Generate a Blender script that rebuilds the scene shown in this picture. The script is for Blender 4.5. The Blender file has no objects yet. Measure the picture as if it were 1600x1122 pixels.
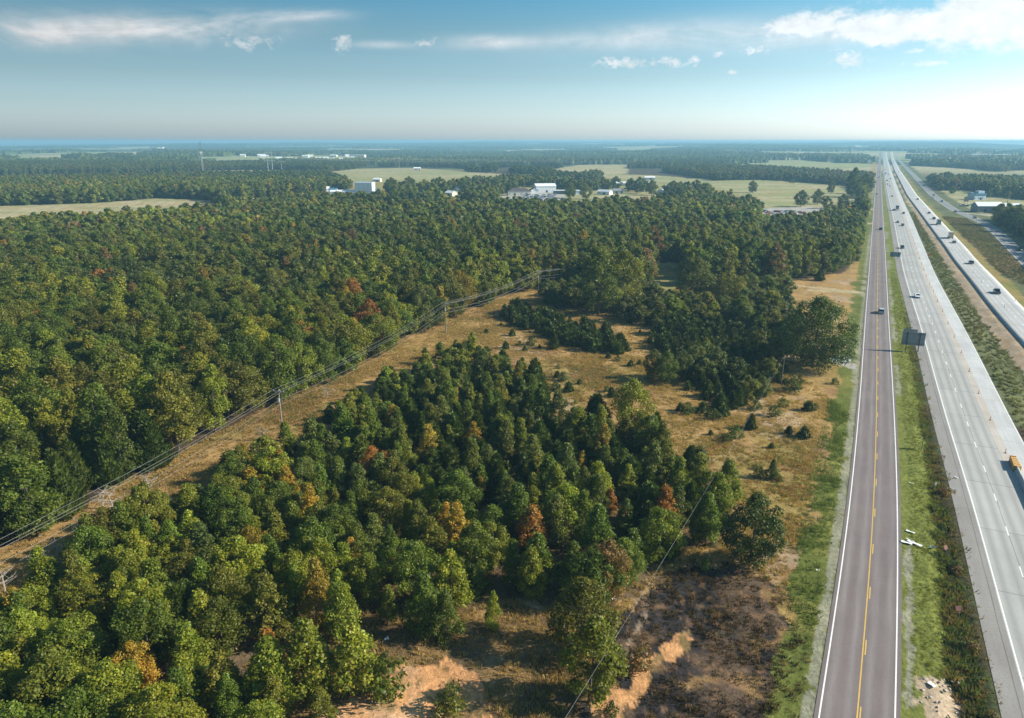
import bpy, bmesh, math, random
import numpy as np
from mathutils import Vector, Matrix

R = math.radians
S = bpy.context.scene
C = S.collection
rnd = random.Random(7)
rng = np.random.default_rng(11)

# ------------------------------------------------------------------ camera
CAM_H = 58.0
PITCH = R(16.9)
FPX = 1121.0                       # focal length in pixels of the 1600 px wide photograph
cam_d = bpy.data.cameras.new('camera')
cam = bpy.data.objects.new('camera', cam_d)
C.objects.link(cam)
cam.location = (0, 0, CAM_H)
cam.rotation_euler = (R(90) - PITCH, 0, 0)
cam_d.sensor_width = 36
cam_d.lens = 36 * FPX / 1600
cam_d.clip_start = 0.5
cam_d.clip_end = 40000
S.camera = cam

# ------------------------------------------------------------------ sun and sky
SUN_EL, SUN_AZ = R(31), R(94)      # azimuth clockwise from +Y
sun_dir = Vector((math.cos(SUN_EL) * math.sin(SUN_AZ), math.cos(SUN_EL) * math.cos(SUN_AZ), math.sin(SUN_EL)))
sl = bpy.data.lights.new('sun', 'SUN')
sl.energy = 5.0
sl.angle = R(0.5)
sl.color = (1.0, 0.92, 0.78)
so = bpy.data.objects.new('sun', sl)
C.objects.link(so)
so.rotation_euler = sun_dir.to_track_quat('Z', 'Y').to_euler()
so.location = (0, 0, 90)

S.view_settings.view_transform = 'Standard'
S.view_settings.look = 'None'
S.view_settings.exposure = 0.68
S.view_settings.gamma = 1
S.view_settings.use_curve_mapping = False
S.cycles.max_bounces = 5
S.cycles.diffuse_bounces = 2
S.cycles.glossy_bounces = 2
S.cycles.transmission_bounces = 2
S.cycles.volume_bounces = 0
S.cycles.use_denoising = True
S.cycles.denoiser = 'OPENIMAGEDENOISE'
S.cycles.caustics_reflective = False
S.cycles.caustics_refractive = False
S.cycles.use_adaptive_sampling = True
S.cycles.adaptive_threshold = 0.015

W = bpy.data.worlds.new("World")
S.world = W
W.use_nodes = True


class NT:
    """small node tree builder"""
    def __init__(self, tree):
        self.t = tree

    def n(self, typ, **kw):
        nd = self.t.nodes.new(typ)
        for k, v in kw.items():
            setattr(nd, k, v)
        return nd

    def l(self, a, b):
        self.t.links.new(a, b)

    def val(self, sock, v):
        if hasattr(v, 'is_output') or isinstance(v, bpy.types.NodeSocket):
            self.l(v, sock)
        else:
            sock.default_value = v

    def math(self, op, a, b=0.0, c=None, clamp=False):
        nd = self.n('ShaderNodeMath', operation=op)
        nd.use_clamp = clamp
        self.val(nd.inputs[0], a)
        self.val(nd.inputs[1], b)
        if c is not None:
            self.val(nd.inputs[2], c)
        return nd.outputs[0]

    def mix(self, f, a, b, mode='MIX'):
        nd = self.n('ShaderNodeMix', data_type='RGBA', blend_type=mode)
        self.val(nd.inputs[0], f)
        for s, v in ((nd.inputs[6], a), (nd.inputs[7], b)):
            if isinstance(v, bpy.types.NodeSocket):
                self.l(v, s)
            else:
                s.default_value = (*v[:3], 1)
        return nd.outputs[2]

    def noise(self, vec, scale, detail=4, rough=0.55, dist=0.0):
        nd = self.n('ShaderNodeTexNoise')
        if vec is not None:
            self.l(vec, nd.inputs['Vector'])
        nd.inputs['Scale'].default_value = scale
        nd.inputs['Detail'].default_value = detail
        nd.inputs['Roughness'].default_value = rough
        nd.inputs['Distortion'].default_value = dist
        return nd.outputs[0]

    def ramp(self, f, stops, interp='LINEAR'):
        nd = self.n('ShaderNodeValToRGB')
        cr = nd.color_ramp
        cr.interpolation = interp
        while len(cr.elements) < len(stops):
            cr.elements.new(0.5)
        for e, (p, c) in zip(cr.elements, stops):
            e.position = p
            e.color = (*c[:3], 1) if hasattr(c, '__len__') else (c, c, c, 1)
        self.l(f, nd.inputs[0])
        return nd.outputs[0]

    def mapr(self, v, a, b, c=0.0, d=1.0):
        nd = self.n('ShaderNodeMapRange')
        nd.clamp = True
        self.val(nd.inputs[0], v)
        for i, x in enumerate((a, b, c, d)):
            nd.inputs[1 + i].default_value = x
        return nd.outputs[0]


def build_world():
    W.node_tree.nodes.clear()
    k = NT(W.node_tree)
    out = k.n('ShaderNodeOutputWorld')
    bg = k.n('ShaderNodeBackground')
    bg.inputs[1].default_value = 0.1
    k.l(bg.outputs[0], out.inputs[0])
    sky = k.n('ShaderNodeTexSky', sky_type='NISHITA')
    sky.sun_disc = False
    sky.sun_elevation = SUN_EL
    sky.sun_rotation = SUN_AZ
    sky.altitude = 250
    sky.air_density = 1.0
    sky.dust_density = 1.6
    sky.ozone_density = 2.2
    tc = k.n('ShaderNodeTexCoord')
    sx = k.n('ShaderNodeSeparateXYZ')
    k.l(tc.outputs['Generated'], sx.inputs[0])
    # the sky of the photograph runs from a milky horizon to a cyan blue: lean the sky's own colour that way by height
    vm = k.n('ShaderNodeVectorMath', operation='MULTIPLY')
    k.l(sky.outputs[0], vm.inputs[0])
    k.l(k.ramp(sx.outputs[2], [(0.0, (1.16, 1.36, 1.70)), (0.018, (0.98, 1.12, 1.40)), (0.045, (0.74, 0.87, 1.02)), (0.08, (0.54, 0.65, 0.70)), (0.13, (0.40, 0.54, 0.54)), (0.19, (0.22, 0.50, 0.56)), (1.0, (0.26, 0.37, 0.44))]), vm.inputs[1])
    vs = k.n('ShaderNodeVectorMath', operation='SCALE')
    dt = k.n('ShaderNodeVectorMath', operation='DOT_PRODUCT')
    k.l(tc.outputs['Generated'], dt.inputs[0])
    dt.inputs[1].default_value = sun_dir
    k.l(vm.outputs[0], vs.inputs[0])
    k.l(k.mapr(dt.outputs['Value'], -0.62, 0.5, 0.79, 2.0), vs.inputs['Scale'])
    col = vs.outputs[0]
    # clouds: thin cirrus streaks and small cumulus in fixed directions of the sky
    az = k.math('ARCTAN2', sx.outputs[0], sx.outputs[1])
    el = k.math('ARCSINE', sx.outputs[2])
    cb = k.n('ShaderNodeCombineXYZ')
    k.l(az, cb.inputs[0]); k.l(k.math('MULTIPLY', el, 3.2), cb.inputs[1])
    P = cb.outputs[0]
    cb2 = k.n('ShaderNodeCombineXYZ')
    k.l(az, cb2.inputs[0]); k.l(k.math('MULTIPLY', el, 1.5), cb2.inputs[1])
    Q = cb2.outputs[0]

    def blob(a0, e0, wa, we, slope=0.0):
        da = k.math('SUBTRACT', az, a0)
        de = k.math('SUBTRACT', k.math('SUBTRACT', el, e0), k.math('MULTIPLY', da, slope))
        q = k.math('ADD', k.math('POWER', k.math('ABSOLUTE', k.math('DIVIDE', da, wa)), 2.0), k.math('POWER', k.math('ABSOLUTE', k.math('DIVIDE', de, we)), 2.0))
        return k.math('EXPONENT', k.math('MULTIPLY', q, -1.0))

    def add(*v):
        o = v[0]
        for x in v[1:]:
            o = k.math('ADD', o, x)
        return o
    n1 = k.noise(P, 9.0, 7, 0.6, 0.6)
    n2 = k.noise(Q, 26.0, 8, 0.62, 0.3)
    n3 = k.noise(P, 30.0, 6, 0.65, 0.8)
    n4 = k.noise(Q, 75.0, 7, 0.65, 0.5)

    def B(px, py, w, h, slope=0.0):
        """a cloud in the direction of photograph pixel (px, py), half sizes in pixels"""
        u, v = (px - 800) / FPX, (py - 561) / FPX
        sp, cp = math.sin(PITCH), math.cos(PITCH)
        d = Vector((u, cp - v * sp, -sp - v * cp)).normalized()
        return blob(math.atan2(d.x, d.y), math.asin(d.z), w * 0.00075, h * 0.00085, slope)
    wisps = add(B(150, 45, 150, 20, 0.02), B(330, 42, 130, 17, 0.06), B(45, 54, 45, 16), B(470, 24, 70, 7, 0.05))
    veil = add(B(960, 60, 170, 16, 0.05), B(1140, 52, 130, 20), B(790, 68, 90, 7, 0.05), B(1270, 58, 140, 16), B(600, 70, 50, 5), B(750, 62, 60, 7))
    low = add(B(390, 64, 44, 11), B(538, 67, 19, 12), B(665, 67, 24, 7, .1), B(965, 98, 46, 8), B(1048, 97, 26, 8, -.15), B(1087, 94, 11, 6), B(1326, 92, 30, 12, -.15), B(1430, 80, 14, 4), B(1447, 99, 30, 4), B(1180, 80, 32, 7), B(1122, 84, 12, 5), B(1145, 113, 9, 3))
    pile = add(B(1228, 44, 42, 15), B(1312, 38, 75, 22), B(1375, 50, 50, 16), B(1470, 38, 70, 22), B(1570, 22, 80, 34), B(1720, 30, 150, 36))
    # the rest of the sky goes on in the same way
    bands = k.mapr(k.noise(P, 3.0, 6, 0.6, 0.7), 0.56, 0.78)
    above = k.mapr(el, 0.22, 0.32)
    away = k.mapr(k.math('ABSOLUTE', az), 0.85, 1.1)
    rest = k.math('MULTIPLY', k.math('MULTIPLY', bands, k.math('MAXIMUM', above, away)), k.mapr(el, 0.05, 0.16))
    m1 = k.math('MULTIPLY', wisps, k.mapr(n1, 0.30, 0.72))
    m1 = k.math('MULTIPLY', m1, 0.9)
    m2 = k.math('MULTIPLY', veil, k.mapr(n1, 0.10, 0.75))
    m2 = k.math('MULTIPLY', m2, 0.55)
    m3 = k.mapr(k.math('ADD', low, k.math('MULTIPLY', k.math('SUBTRACT', n4, 0.5), 3.4)), 0.35, 1.25)
    m3 = k.math('MULTIPLY', k.math('MULTIPLY', m3, k.mapr(low, 0.02, 0.3)), 0.72)
    m4 = k.mapr(k.math('ADD', k.math('ADD', pile, k.math('MULTIPLY', k.math('SUBTRACT', n2, 0.5), 2.4)), k.math('MULTIPLY', k.math('SUBTRACT', n4, 0.5), 1.6)), 0.25, 1.1)
    m4 = k.math('MULTIPLY', k.math('MULTIPLY', m4, k.mapr(pile, 0.03, 0.6)), 0.82)
    m5 = k.math('MULTIPLY', k.math('MULTIPLY', rest, k.mapr(n3, 0.3, 0.7)), 0.6)
    m = k.math('MAXIMUM', k.math('MAXIMUM', m1, m2), k.math('MAXIMUM', k.math('MAXIMUM', m3, m4), m5), clamp=True)
    # cloud brightness follows the side of the sun
    lit = k.math('MULTIPLY', k.mapr(dt.outputs['Value'], -0.75, 0.45, 3.6, 7.0), k.mapr(k.noise(Q, 40.0, 5, 0.6), 0.3, 0.65, 0.84, 1.05))
    cc = k.n('ShaderNodeCombineXYZ')
    k.l(lit, cc.inputs[0]); k.l(k.math('MULTIPLY', lit, 1.02), cc.inputs[1]); k.l(k.math('MULTIPLY', lit, 1.04), cc.inputs[2])
    col = k.mix(m, col, cc.outputs[0])
    k.l(col, bg.inputs[0])


build_world()

# ------------------------------------------------------------------ pixel <-> ground
sp_, cp_ = math.sin(PITCH), math.cos(PITCH)


def G(px, py, z=0.0):
    """ground point seen at photograph pixel (px, py), 1600 x 1122"""
    u, v = (px - 800) / FPX, (py - 561) / FPX
    zc = (CAM_H - z) / (sp_ + v * cp_)
    return (u * zc, zc * (cp_ - v * sp_))


def PX(x, y, z=0.0):
    dz = z - CAM_H
    zc = y * cp_ - dz * sp_
    yc = -(y * sp_ + dz * cp_)
    return 800 + FPX * x / zc, 561 + FPX * yc / zc, zc


def poly(pts, z=0.0):
    return np.array([G(*p, z) for p in pts])


def inpoly(x, y, P):
    x = np.asarray(x, float); y = np.asarray(y, float)
    ins = np.zeros(x.shape, bool)
    n = len(P)
    for i in range(n):
        x1, y1 = P[i]; x2, y2 = P[(i + 1) % n]
        if y1 == y2:
            continue
        c = ((y1 > y) != (y2 > y)) & (x < (x2 - x1) * (y - y1) / (y2 - y1) + x1)
        ins ^= c
    return ins


def hash2(ix, iy, seed):
    h = (ix.astype(np.int64) * 374761393 + iy.astype(np.int64) * 668265263 + seed * 974634777) & 0xffffffff
    h = ((h ^ (h >> 13)) * 1274126177) & 0xffffffff
    return ((h ^ (h >> 16)) & 0xffff) / 65535.0


def vnoise(x, y, seed=0):
    ix = np.floor(x); iy = np.floor(y)
    fx = x - ix; fy = y - iy
    fx = fx * fx * (3 - 2 * fx); fy = fy * fy * (3 - 2 * fy)
    a = hash2(ix, iy, seed); b = hash2(ix + 1, iy, seed)
    c = hash2(ix, iy + 1, seed); d = hash2(ix + 1, iy + 1, seed)
    return (a * (1 - fx) + b * fx) * (1 - fy) + (c * (1 - fx) + d * fx) * fy


def fbm(x, y, seed=0, octv=4):
    o = 0; a = 0.5; t = 0
    for i in range(octv):
        o = o + a * vnoise(x, y, seed + i * 17); t += a
        x = x * 2.03 + 11.3; y = y * 2.03 + 4.7; a *= 0.5
    return o / t


def sst(a, b, v):
    t = np.clip((v - a) / (b - a), 0, 1)
    return t * t * (3 - 2 * t)


# ------------------------------------------------------------------ terrain height
road_dir = np.array([0.502, 0.865])


def height(x, y):
    x = np.asarray(x, float); y = np.asarray(y, float)
    r = np.hypot(x, y)
    az = np.arctan2(x, y)
    base = sst(1000, 3200, r) * (34 * (fbm(x / 1500 + 3, y / 1100 + 1, 5, 3) - 0.5))
    # keep the corridor of the roads level until its far crest
    lat = x * road_dir[1] - y * road_dir[0]
    cor = 1 - sst(60, 260, np.abs(lat - 45)) * 1.0
    keep = np.where((y > 0), cor * (1 - sst(3000, 3700, r)), 0)
    base = base * (1 - keep)
    lv = np.interp(az, [-3.2, -0.62, -0.45, -0.2, 0.0, 0.2, 0.42, 0.5, 0.56, 0.62, 3.2], [-6, -12, -4, 6, 14, 14, 14, 20, 0, -30, -30])
    far = sst(3200, 10500, r) * (lv + 6 + 46 * (fbm(x / 2300 + 9, y / 1700 + 2, 21, 4) - 0.5))
    return np.minimum(base + far, 38.0)


def clearings(x, y):
    """open farmland among the far woods, 0..1"""
    r = np.hypot(x, y)
    a = fbm(x / 620 + 5, y / 900, 77, 3)
    b = fbm(x / 900 + 15, y / 1500 + 3, 97, 3)
    return np.maximum(sst(0.585, 0.60, a) * (r > 1300), sst(0.61, 0.625, b) * (r > 2200))


def smooth_line(px, z=0.0, step=4.0):
    P = np.array([G(a, b, z) for a, b in px])
    P = P[np.argsort(P[:, 1])]
    # resample evenly, then smooth: surveyed road lines have no kinks
    d = np.r_[0, np.cumsum(np.hypot(*np.diff(P, axis=0).T))]
    n = int(d[-1] / step)
    t = np.linspace(0, d[-1], n)
    Q = np.stack([np.interp(t, d, P[:, 0]), np.interp(t, d, P[:, 1])], 1)
    for _ in range(3):
        for w in (5, 9):
            K = Q.copy()
            k = np.ones(w) / w
            for c in (0, 1):
                e = np.pad(Q[:, c], (w // 2, w // 2), mode='reflect', reflect_type='odd')
                K[:, c] = np.convolve(e, k, 'valid')
            Q = K
    return Q


def extend_back(Q, m=140):
    """carry a line on behind the camera's lower frame edge"""
    d = Q[0] - Q[6]
    d = d / np.hypot(*d)
    n = m // 4
    B = np.stack([Q[0] + d * 4 * i for i in range(n, 0, -1)])
    return np.concatenate([B, Q])


def tangent(Q):
    T = np.gradient(Q, axis=0)
    return T / np.hypot(T[:, 0], T[:, 1])[:, None]


def offset(Q, o):
    T = tangent(Q)
    return Q + np.stack([T[:, 1], -T[:, 0]], 1) * o      # + is to the right when travelling away


def signed_off(x, y, Q):
    """(offset to the right, distance along) of points from line Q"""
    best = np.full(x.shape, 1e9); so_ = np.zeros(x.shape); al = np.zeros(x.shape)
    sub = Q[::3]
    T = tangent(sub)
    # coarse nearest vertex, then the local line
    from mathutils.kdtree import KDTree
    kd = KDTree(len(sub))
    for i, p in enumerate(sub):
        kd.insert((p[0], p[1], 0), i)
    kd.balance()
    idx = np.array([kd.find((a, b, 0))[1] for a, b in zip(x, y)])
    dx = x - sub[idx, 0]; dy = y - sub[idx, 1]
    so_ = dx * T[idx, 1] - dy * T[idx, 0]
    al = dx * T[idx, 0] + dy * T[idx, 1]
    end = (idx == 0) & (al < -1) | (idx == len(sub) - 1) & (al > 12)
    return so_, idx * 12.0 + al, end


F_LINE = extend_back(smooth_line([(1339, 1122), (1350, 1004), (1357.5, 917), (1362.5, 860), (1366, 775), (1368.5, 705), (1370, 610), (1370.3, 492), (1371.5, 415), (1372, 352), (1372.3, 314), (1373, 270), (1375.5, 241)]))
H1_LINE = extend_back(smooth_line([(1613, 1122), (1600, 1080), (1572, 985), (1541, 855), (1517, 770), (1493, 700), (1480, 660), (1466, 607), (1440, 513), (1427, 474), (1412, 425), (1406, 392), (1400, 362), (1396, 340), (1391, 320), (1386, 295), (1382.5, 270), (1380, 241)]))
H2_LINE = extend_back(smooth_line([(1600, 541), (1550.5, 486), (1537, 468), (1515.6, 439), (1487.5, 405), (1480, 392), (1457, 361), (1436, 332), (1416, 305), (1405, 282), (1397, 266), (1392.3, 251), (1389.5, 241)]), 340)
S_LINE = extend_back(smooth_line([(1606, 410), (1557, 362), (1544, 352), (1523, 341), (1504, 334), (1492, 329), (1476, 318), (1459, 306), (1442, 289), (1427, 273), (1412, 258), (1400, 245)]), 260)
P_LINE = np.array([G(-240, 1058), G(-20, 922), G(140, 836), G(310, 733), G(460, 650), G(600, 576), G(700, 516), G(800, 474), G(850, 457)])
H2_Z = 0.42

ROADS = [(F_LINE, -4.6, 4.6), (H1_LINE, -3.2, 13.0), (H2_LINE, -0.6, 11.4), (S_LINE, -4.2, 4.2)]

# ------------------------------------------------------------------ tagging
def tag(o, label=None, cat=None, group=None, kind=None):
    if label: o['label'] = label
    if cat: o['category'] = cat
    if group: o['group'] = group
    if kind: o['kind'] = kind
    return o


def empty(name, loc, rz=0.0, label=None, cat=None, group=None, scale=1.0):
    o = bpy.data.objects.new(name, None)
    C.objects.link(o)
    o.location = loc
    o.rotation_euler = (0, 0, rz)
    o.scale = (scale,) * 3 if not hasattr(scale, '__len__') else scale
    o.empty_display_size = 0.5
    return tag(o, label, cat, group)


def copy_tree(o, parent=None):
    c = o.copy()
    C.objects.link(c)
    c.parent = parent
    for ch in o.children:
        copy_tree(ch, c)
    return c


def mesh_np(name, V, F, mats=(), mat_idx=None, smooth=False):
    """V n x 3, F list/array of faces (all quads or all tris if array)"""
    me = bpy.data.meshes.new(name)
    V = np.asarray(V, np.float32)
    if isinstance(F, np.ndarray):
        m, k = F.shape
        me.vertices.add(len(V)); me.vertices.foreach_set('co', V.ravel())
        me.loops.add(m * k); me.loops.foreach_set('vertex_index', F.astype(np.int32).ravel())
        me.polygons.add(m)
        me.polygons.foreach_set('loop_start', np.arange(0, m * k, k, dtype=np.int32))
        try:
            me.polygons.foreach_set('loop_total', np.full(m, k, np.int32))
        except Exception:
            pass
        me.update(calc_edges=True)
    else:
        me.from_pydata(V.tolist(), [], F)
    for x in mats:
        me.materials.append(x)
    if mat_idx is not None:
        me.polygons.foreach_set('material_index', np.asarray(mat_idx, np.int32))
    if smooth:
        me.polygons.foreach_set('use_smooth', np.ones(len(me.polygons), bool))
    me.update()
    return me


def fattr(me, name, vals, dom='FACE', typ='FLOAT'):
    a = me.attributes.new(name, typ, dom)
    if typ == 'FLOAT':
        a.data.foreach_set('value', np.asarray(vals, np.float32))
    elif typ == 'FLOAT_COLOR':
        v = np.asarray(vals, np.float32)
        if v.shape[1] == 3:
            v = np.c_[v, np.ones(len(v), np.float32)]
        a.data.foreach_set('color', v.ravel())
    elif typ == 'FLOAT_VECTOR':
        a.data.foreach_set('vector', np.asarray(vals, np.float32).ravel())
    elif typ == 'INT':
        a.data.foreach_set('value', np.asarray(vals, np.int32))
    return a


def link(name, me, parent=None, **kw):
    o = bpy.data.objects.new(name, me)
    C.objects.link(o)
    if parent is not None:
        o.parent = parent
    return tag(o, **kw)


class MB:
    """collects boxes, bars and prisms into one mesh"""
    def __init__(self):
        self.v = []; self.f = []

    def add(self, vs, fs):
        b = len(self.v)
        self.v += [tuple(p) for p in vs]
        self.f += [tuple(b + i for i in q) for q in fs]
        return self

    def box(self, c, s, M=None, taper=1.0):
        x, y, z = (a / 2 for a in s)
        vs = []
        for dz in (-1, 1):
            t = taper if dz > 0 else 1.0
            for dx, dy in ((-1, -1), (1, -1), (1, 1), (-1, 1)):
                vs.append(Vector((dx * x * t, dy * y * t, dz * z)))
        if M is not None:
            vs = [M @ p for p in vs]
        vs = [p + Vector(c) for p in vs]
        return self.add(vs, [(0, 3, 2, 1), (4, 5, 6, 7), (0, 1, 5, 4), (1, 2, 6, 5), (2, 3, 7, 6), (3, 0, 4, 7)])

    def bar(self, a, b, r0, r1=None, n=6):
        r1 = r0 if r1 is None else r1
        a = Vector(a); b = Vector(b)
        q = (b - a).to_track_quat('Z', 'Y')
        vs = []
        for p, r in ((a, r0), (b, r1)):
            for i in range(n):
                t = 2 * math.pi * i / n
                vs.append(p + q @ Vector((math.cos(t) * r, math.sin(t) * r, 0)))
        fs = [(i, (i + 1) % n, n + (i + 1) % n, n + i) for i in range(n)] + [tuple(range(n - 1, -1, -1)), tuple(range(n, 2 * n))]
        return self.add(vs, fs)

    def prism(self, prof, y0, y1, inset=0.0, ztop=None):
        """profile in x,z extruded along y"""
        n = len(prof)
        vs = [(x, y0, z) for x, z in prof] + [(x, y1, z) for x, z in prof]
        fs = [(i, (i + 1) % n, n + (i + 1) % n, n + i) for i in range(n)]
        fs += [tuple(range(n - 1, -1, -1)), tuple(range(n, 2 * n))]
        return self.add(vs, fs)

    def build(self, name, mat, parent=None, smooth=False, bevel=0.0, **kw):
        me = bpy.data.meshes.new(name)
        me.from_pydata(self.v, [], self.f)
        bm = bmesh.new(); bm.from_mesh(me)
        if bevel > 0:
            bmesh.ops.remove_doubles(bm, verts=bm.verts, dist=1e-4)
            bmesh.ops.bevel(bm, geom=bm.edges[:], offset=bevel, segments=2, affect='EDGES', clamp_overlap=True)
        bmesh.ops.recalc_face_normals(bm, faces=bm.faces)
        bm.to_mesh(me); bm.free()
        me.materials.append(mat)
        if smooth:
            me.polygons.foreach_set('use_smooth', np.ones(len(me.polygons), bool))
        return link(name, me, parent, **kw)


# ------------------------------------------------------------------ materials
def mat(name):
    m = bpy.data.materials.new(name)
    m.use_nodes = True
    m.node_tree.nodes.clear()
    k = NT(m.node_tree)
    out = k.n('ShaderNodeOutputMaterial')
    return m, k, out


def simple(name, col, rough=0.7, metal=0.0, noise=0.12, scale=3.0, spec=0.3):
    m, k, out = mat(name)
    p = k.n('ShaderNodeBsdfPrincipled')
    g = k.n('ShaderNodeNewGeometry')
    nz = k.noise(g.outputs['Position'], scale, 5, 0.6)
    f = k.mapr(nz, 0.25, 0.75, 1 - noise, 1 + noise)
    vm = k.n('ShaderNodeVectorMath', operation='SCALE')
    vm.inputs[0].default_value = col
    k.l(f, vm.inputs['Scale'])
    k.l(vm.outputs[0], p.inputs['Base Color'])
    p.inputs['Roughness'].default_value = rough
    p.inputs['Metallic'].default_value = metal
    p.inputs['Specular IOR Level'].default_value = spec
    k.l(p.outputs[0], out.inputs[0])
    return m


def leaf_mat(name, trans=0.3, use_tint=True, col=(0.05, 0.08, 0.02), gloss=0.28, tscale=1.5):
    m, k, out = mat(name)
    if use_tint:
        at = k.n('ShaderNodeAttribute', attribute_type='INSTANCER', attribute_name='tint')
        base = at.outputs['Color']
    else:
        rgb = k.n('ShaderNodeRGB'); rgb.outputs[0].default_value = (*col, 1)
        base = rgb.outputs[0]
    v = k.n('ShaderNodeAttribute', attribute_type='GEOMETRY', attribute_name='v')
    vm = k.n('ShaderNodeVectorMath', operation='SCALE')
    k.l(base, vm.inputs[0]); k.l(v.outputs['Fac'], vm.inputs['Scale'])
    # some leaves turn first
    hs = k.n('ShaderNodeHueSaturation')
    k.l(vm.outputs[0], hs.inputs['Color'])
    v2 = k.n('ShaderNodeAttribute', attribute_type='GEOMETRY', attribute_name='h')
    k.l(v2.outputs['Fac'], hs.inputs['Hue'])
    c = hs.outputs[0]
    p = k.n('ShaderNodeBsdfPrincipled')
    k.l(c, p.inputs['Base Color'])
    p.inputs['Roughness'].default_value = 0.5
    p.inputs['Specular IOR Level'].default_value = gloss
    tr = k.n('ShaderNodeBsdfTranslucent')
    ts = k.n('ShaderNodeVectorMath', operation='MULTIPLY')
    ts.inputs[1].default_value = (tscale, tscale, tscale * 0.45)
    k.l(c, ts.inputs[0]); k.l(ts.outputs[0], tr.inputs[0])
    mx = k.n('ShaderNodeMixShader')
    mx.inputs[0].default_value = trans
    k.l(p.outputs[0], mx.inputs[1]); k.l(tr.outputs[0], mx.inputs[2])
    k.l(mx.outputs[0], out.inputs[0])
    return m


M_LEAF = leaf_mat('broad_leaves', 0.36)
M_NEEDLE = leaf_mat('cedar_sprays', 0.12, gloss=0.2)
M_BARK = simple('bark', (0.105, 0.085, 0.065), 0.9, noise=0.35, scale=2.5)
M_DEADWOOD = simple('dead_wood', (0.30, 0.26, 0.22), 0.85, noise=0.3)
M_WOODPOLE = simple('pole_wood', (0.24, 0.21, 0.18), 0.85, noise=0.25)
M_ALU = simple('wire_aluminium', (0.22, 0.22, 0.20), 0.6, 0.0, noise=0.05)
M_STEEL = simple('galvanised_steel', (0.36, 0.38, 0.39), 0.5, 0.4, noise=0.12)

# ================================================================== GROUND
OPEN = poly([(640, 640), (690, 560), (705, 520), (800, 478), (850, 470), (1000, 455), (1235, 440), (1320, 424), (1345, 400), (1350, 300), (1368, 250), (1372, 300), (1340, 700), (1276, 1122), (1300, 1500), (-600, 1500), (-400, 1130), (0, 980), (140, 905), (330, 790), (450, 720)])
T1 = poly([(0, 945), (140, 872), (250, 808), (330, 768), (450, 698), (600, 602), (700, 545), (745, 552), (800, 585), (840, 620), (862, 680), (900, 690), (960, 685), (1010, 672), (1040, 710), (1100, 755), (1140, 790), (1120, 850), (1060, 862), (1000, 905), (960, 950), (940, 975), (880, 960), (800, 935), (740, 950), (640, 960), (560, 945), (490, 975), (450, 1000), (430, 1050), (450, 1122), (430, 1220), (0, 1400), (-600, 1500), (-600, 1200)])
CTH = poly([(1010, 520), (1060, 500), (1150, 500), (1240, 540), (1232, 590), (1190, 618), (1130, 645), (1085, 612), (1060, 572), (1020, 545)])
MF = poly([(840, 470), (900, 492), (960, 498), (1010, 512), (1060, 505), (1150, 505), (1240, 545), (1262, 520), (1235, 490), (1235, 448), (1160, 455), (1075, 475), (1015, 475), (1000, 455), (860, 458)])
CR = poly([(778, 500), (800, 484), (870, 502), (980, 535), (990, 556), (940, 552), (850, 526)])
CR2 = poly([(860, 520), (925, 535), (975, 545), (980, 560), (925, 555), (865, 535)])
SMALLCL = poly([(1014, 472), (1014, 411), (1070, 409), (1076, 474)])
FIELD1 = poly([(-400, 378), (0, 370), (200, 354), (335, 345), (350, 330), (331, 313), (250, 309), (160, 317), (0, 322), (-400, 330)])
TRACK = poly([(345, 318), (350, 311), (470, 307), (520, 301), (545, 299), (545, 318), (430, 326), (360, 330)])
FIELD2 = poly([(500, 271), (560, 263), (640, 261), (690, 265), (760, 271), (800, 273), (800, 284), (700, 291), (650, 303), (600, 297), (550, 292)])
FIELD3 = poly([(860, 277), (868, 264), (905, 256), (940, 254.5), (985, 256), (980, 271), (900, 279)])
FIELD4 = poly([(935, 288), (945, 272), (1020, 274), (1110, 280), (1120, 296), (1060, 300), (960, 298)])
FIELD5 = poly([(1095, 283), (1180, 281), (1230, 283), (1330, 291), (1346, 312), (1330, 334), (1240, 340), (1190, 336), (1160, 322), (1120, 310)])
YARD = poly([(780, 318), (786, 304), (830, 299), (905, 300), (940, 298), (1020, 300), (1050, 305), (1040, 322), (930, 330), (870, 330), (810, 326)])
TOWN = poly([(545, 335), (545, 294), (600, 280), (700, 281), (790, 274), (870, 268), (960, 280), (1110, 290), (1180, 308), (1190, 328), (1120, 330), (950, 336), (860, 334), (780, 332), (640, 338)])
LOT = poly([(1180, 350), (1184, 336), (1200, 325), (1262, 323), (1300, 326), (1296, 336), (1275, 350), (1210, 354)])
BLOCKFRONT = poly([(505, 322), (505, 296), (605, 296), (612, 318)])
RIGHTYARD = poly([(1440, 286), (1470, 291), (1500, 295), (1540, 304), (1600, 312), (1720, 318), (1720, 342), (1560, 344), (1545, 350), (1530, 346), (1500, 338), (1470, 318)])
RIGHTTREES = poly([(1536, 350), (1560, 341), (1600, 338), (1720, 350), (1720, 380), (1600, 372), (1560, 364)])
BRUSH = poly([(1470, 338), (1510, 341), (1560, 374), (1600, 418), (1660, 470), (1600, 446), (1560, 425), (1530, 392)])
BURN = poly([(975, 960), (1020, 905), (1085, 872), (1180, 888), (1212, 915), (1240, 955), (1262, 1000), (1275, 1122), (1290, 1400), (860, 1400), (870, 1122), (925, 1045)])
SOIL = poly([(505, 1122), (565, 1082), (625, 1042), (700, 1030), (752, 1052), (768, 1122), (760, 1300), (470, 1300)])
SOIL2 = poly([(1030, 1018), (1075, 985), (1090, 1000), (1010, 1075), (985, 1122), (975, 1200), (890, 1200), (915, 1090), (960, 1080)])
SOIL3 = poly([(1430, 1062), (1445, 1055), (1470, 1060), (1500, 1085), (1512, 1122), (1520, 1300), (1415, 1300), (1432, 1100)])
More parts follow.
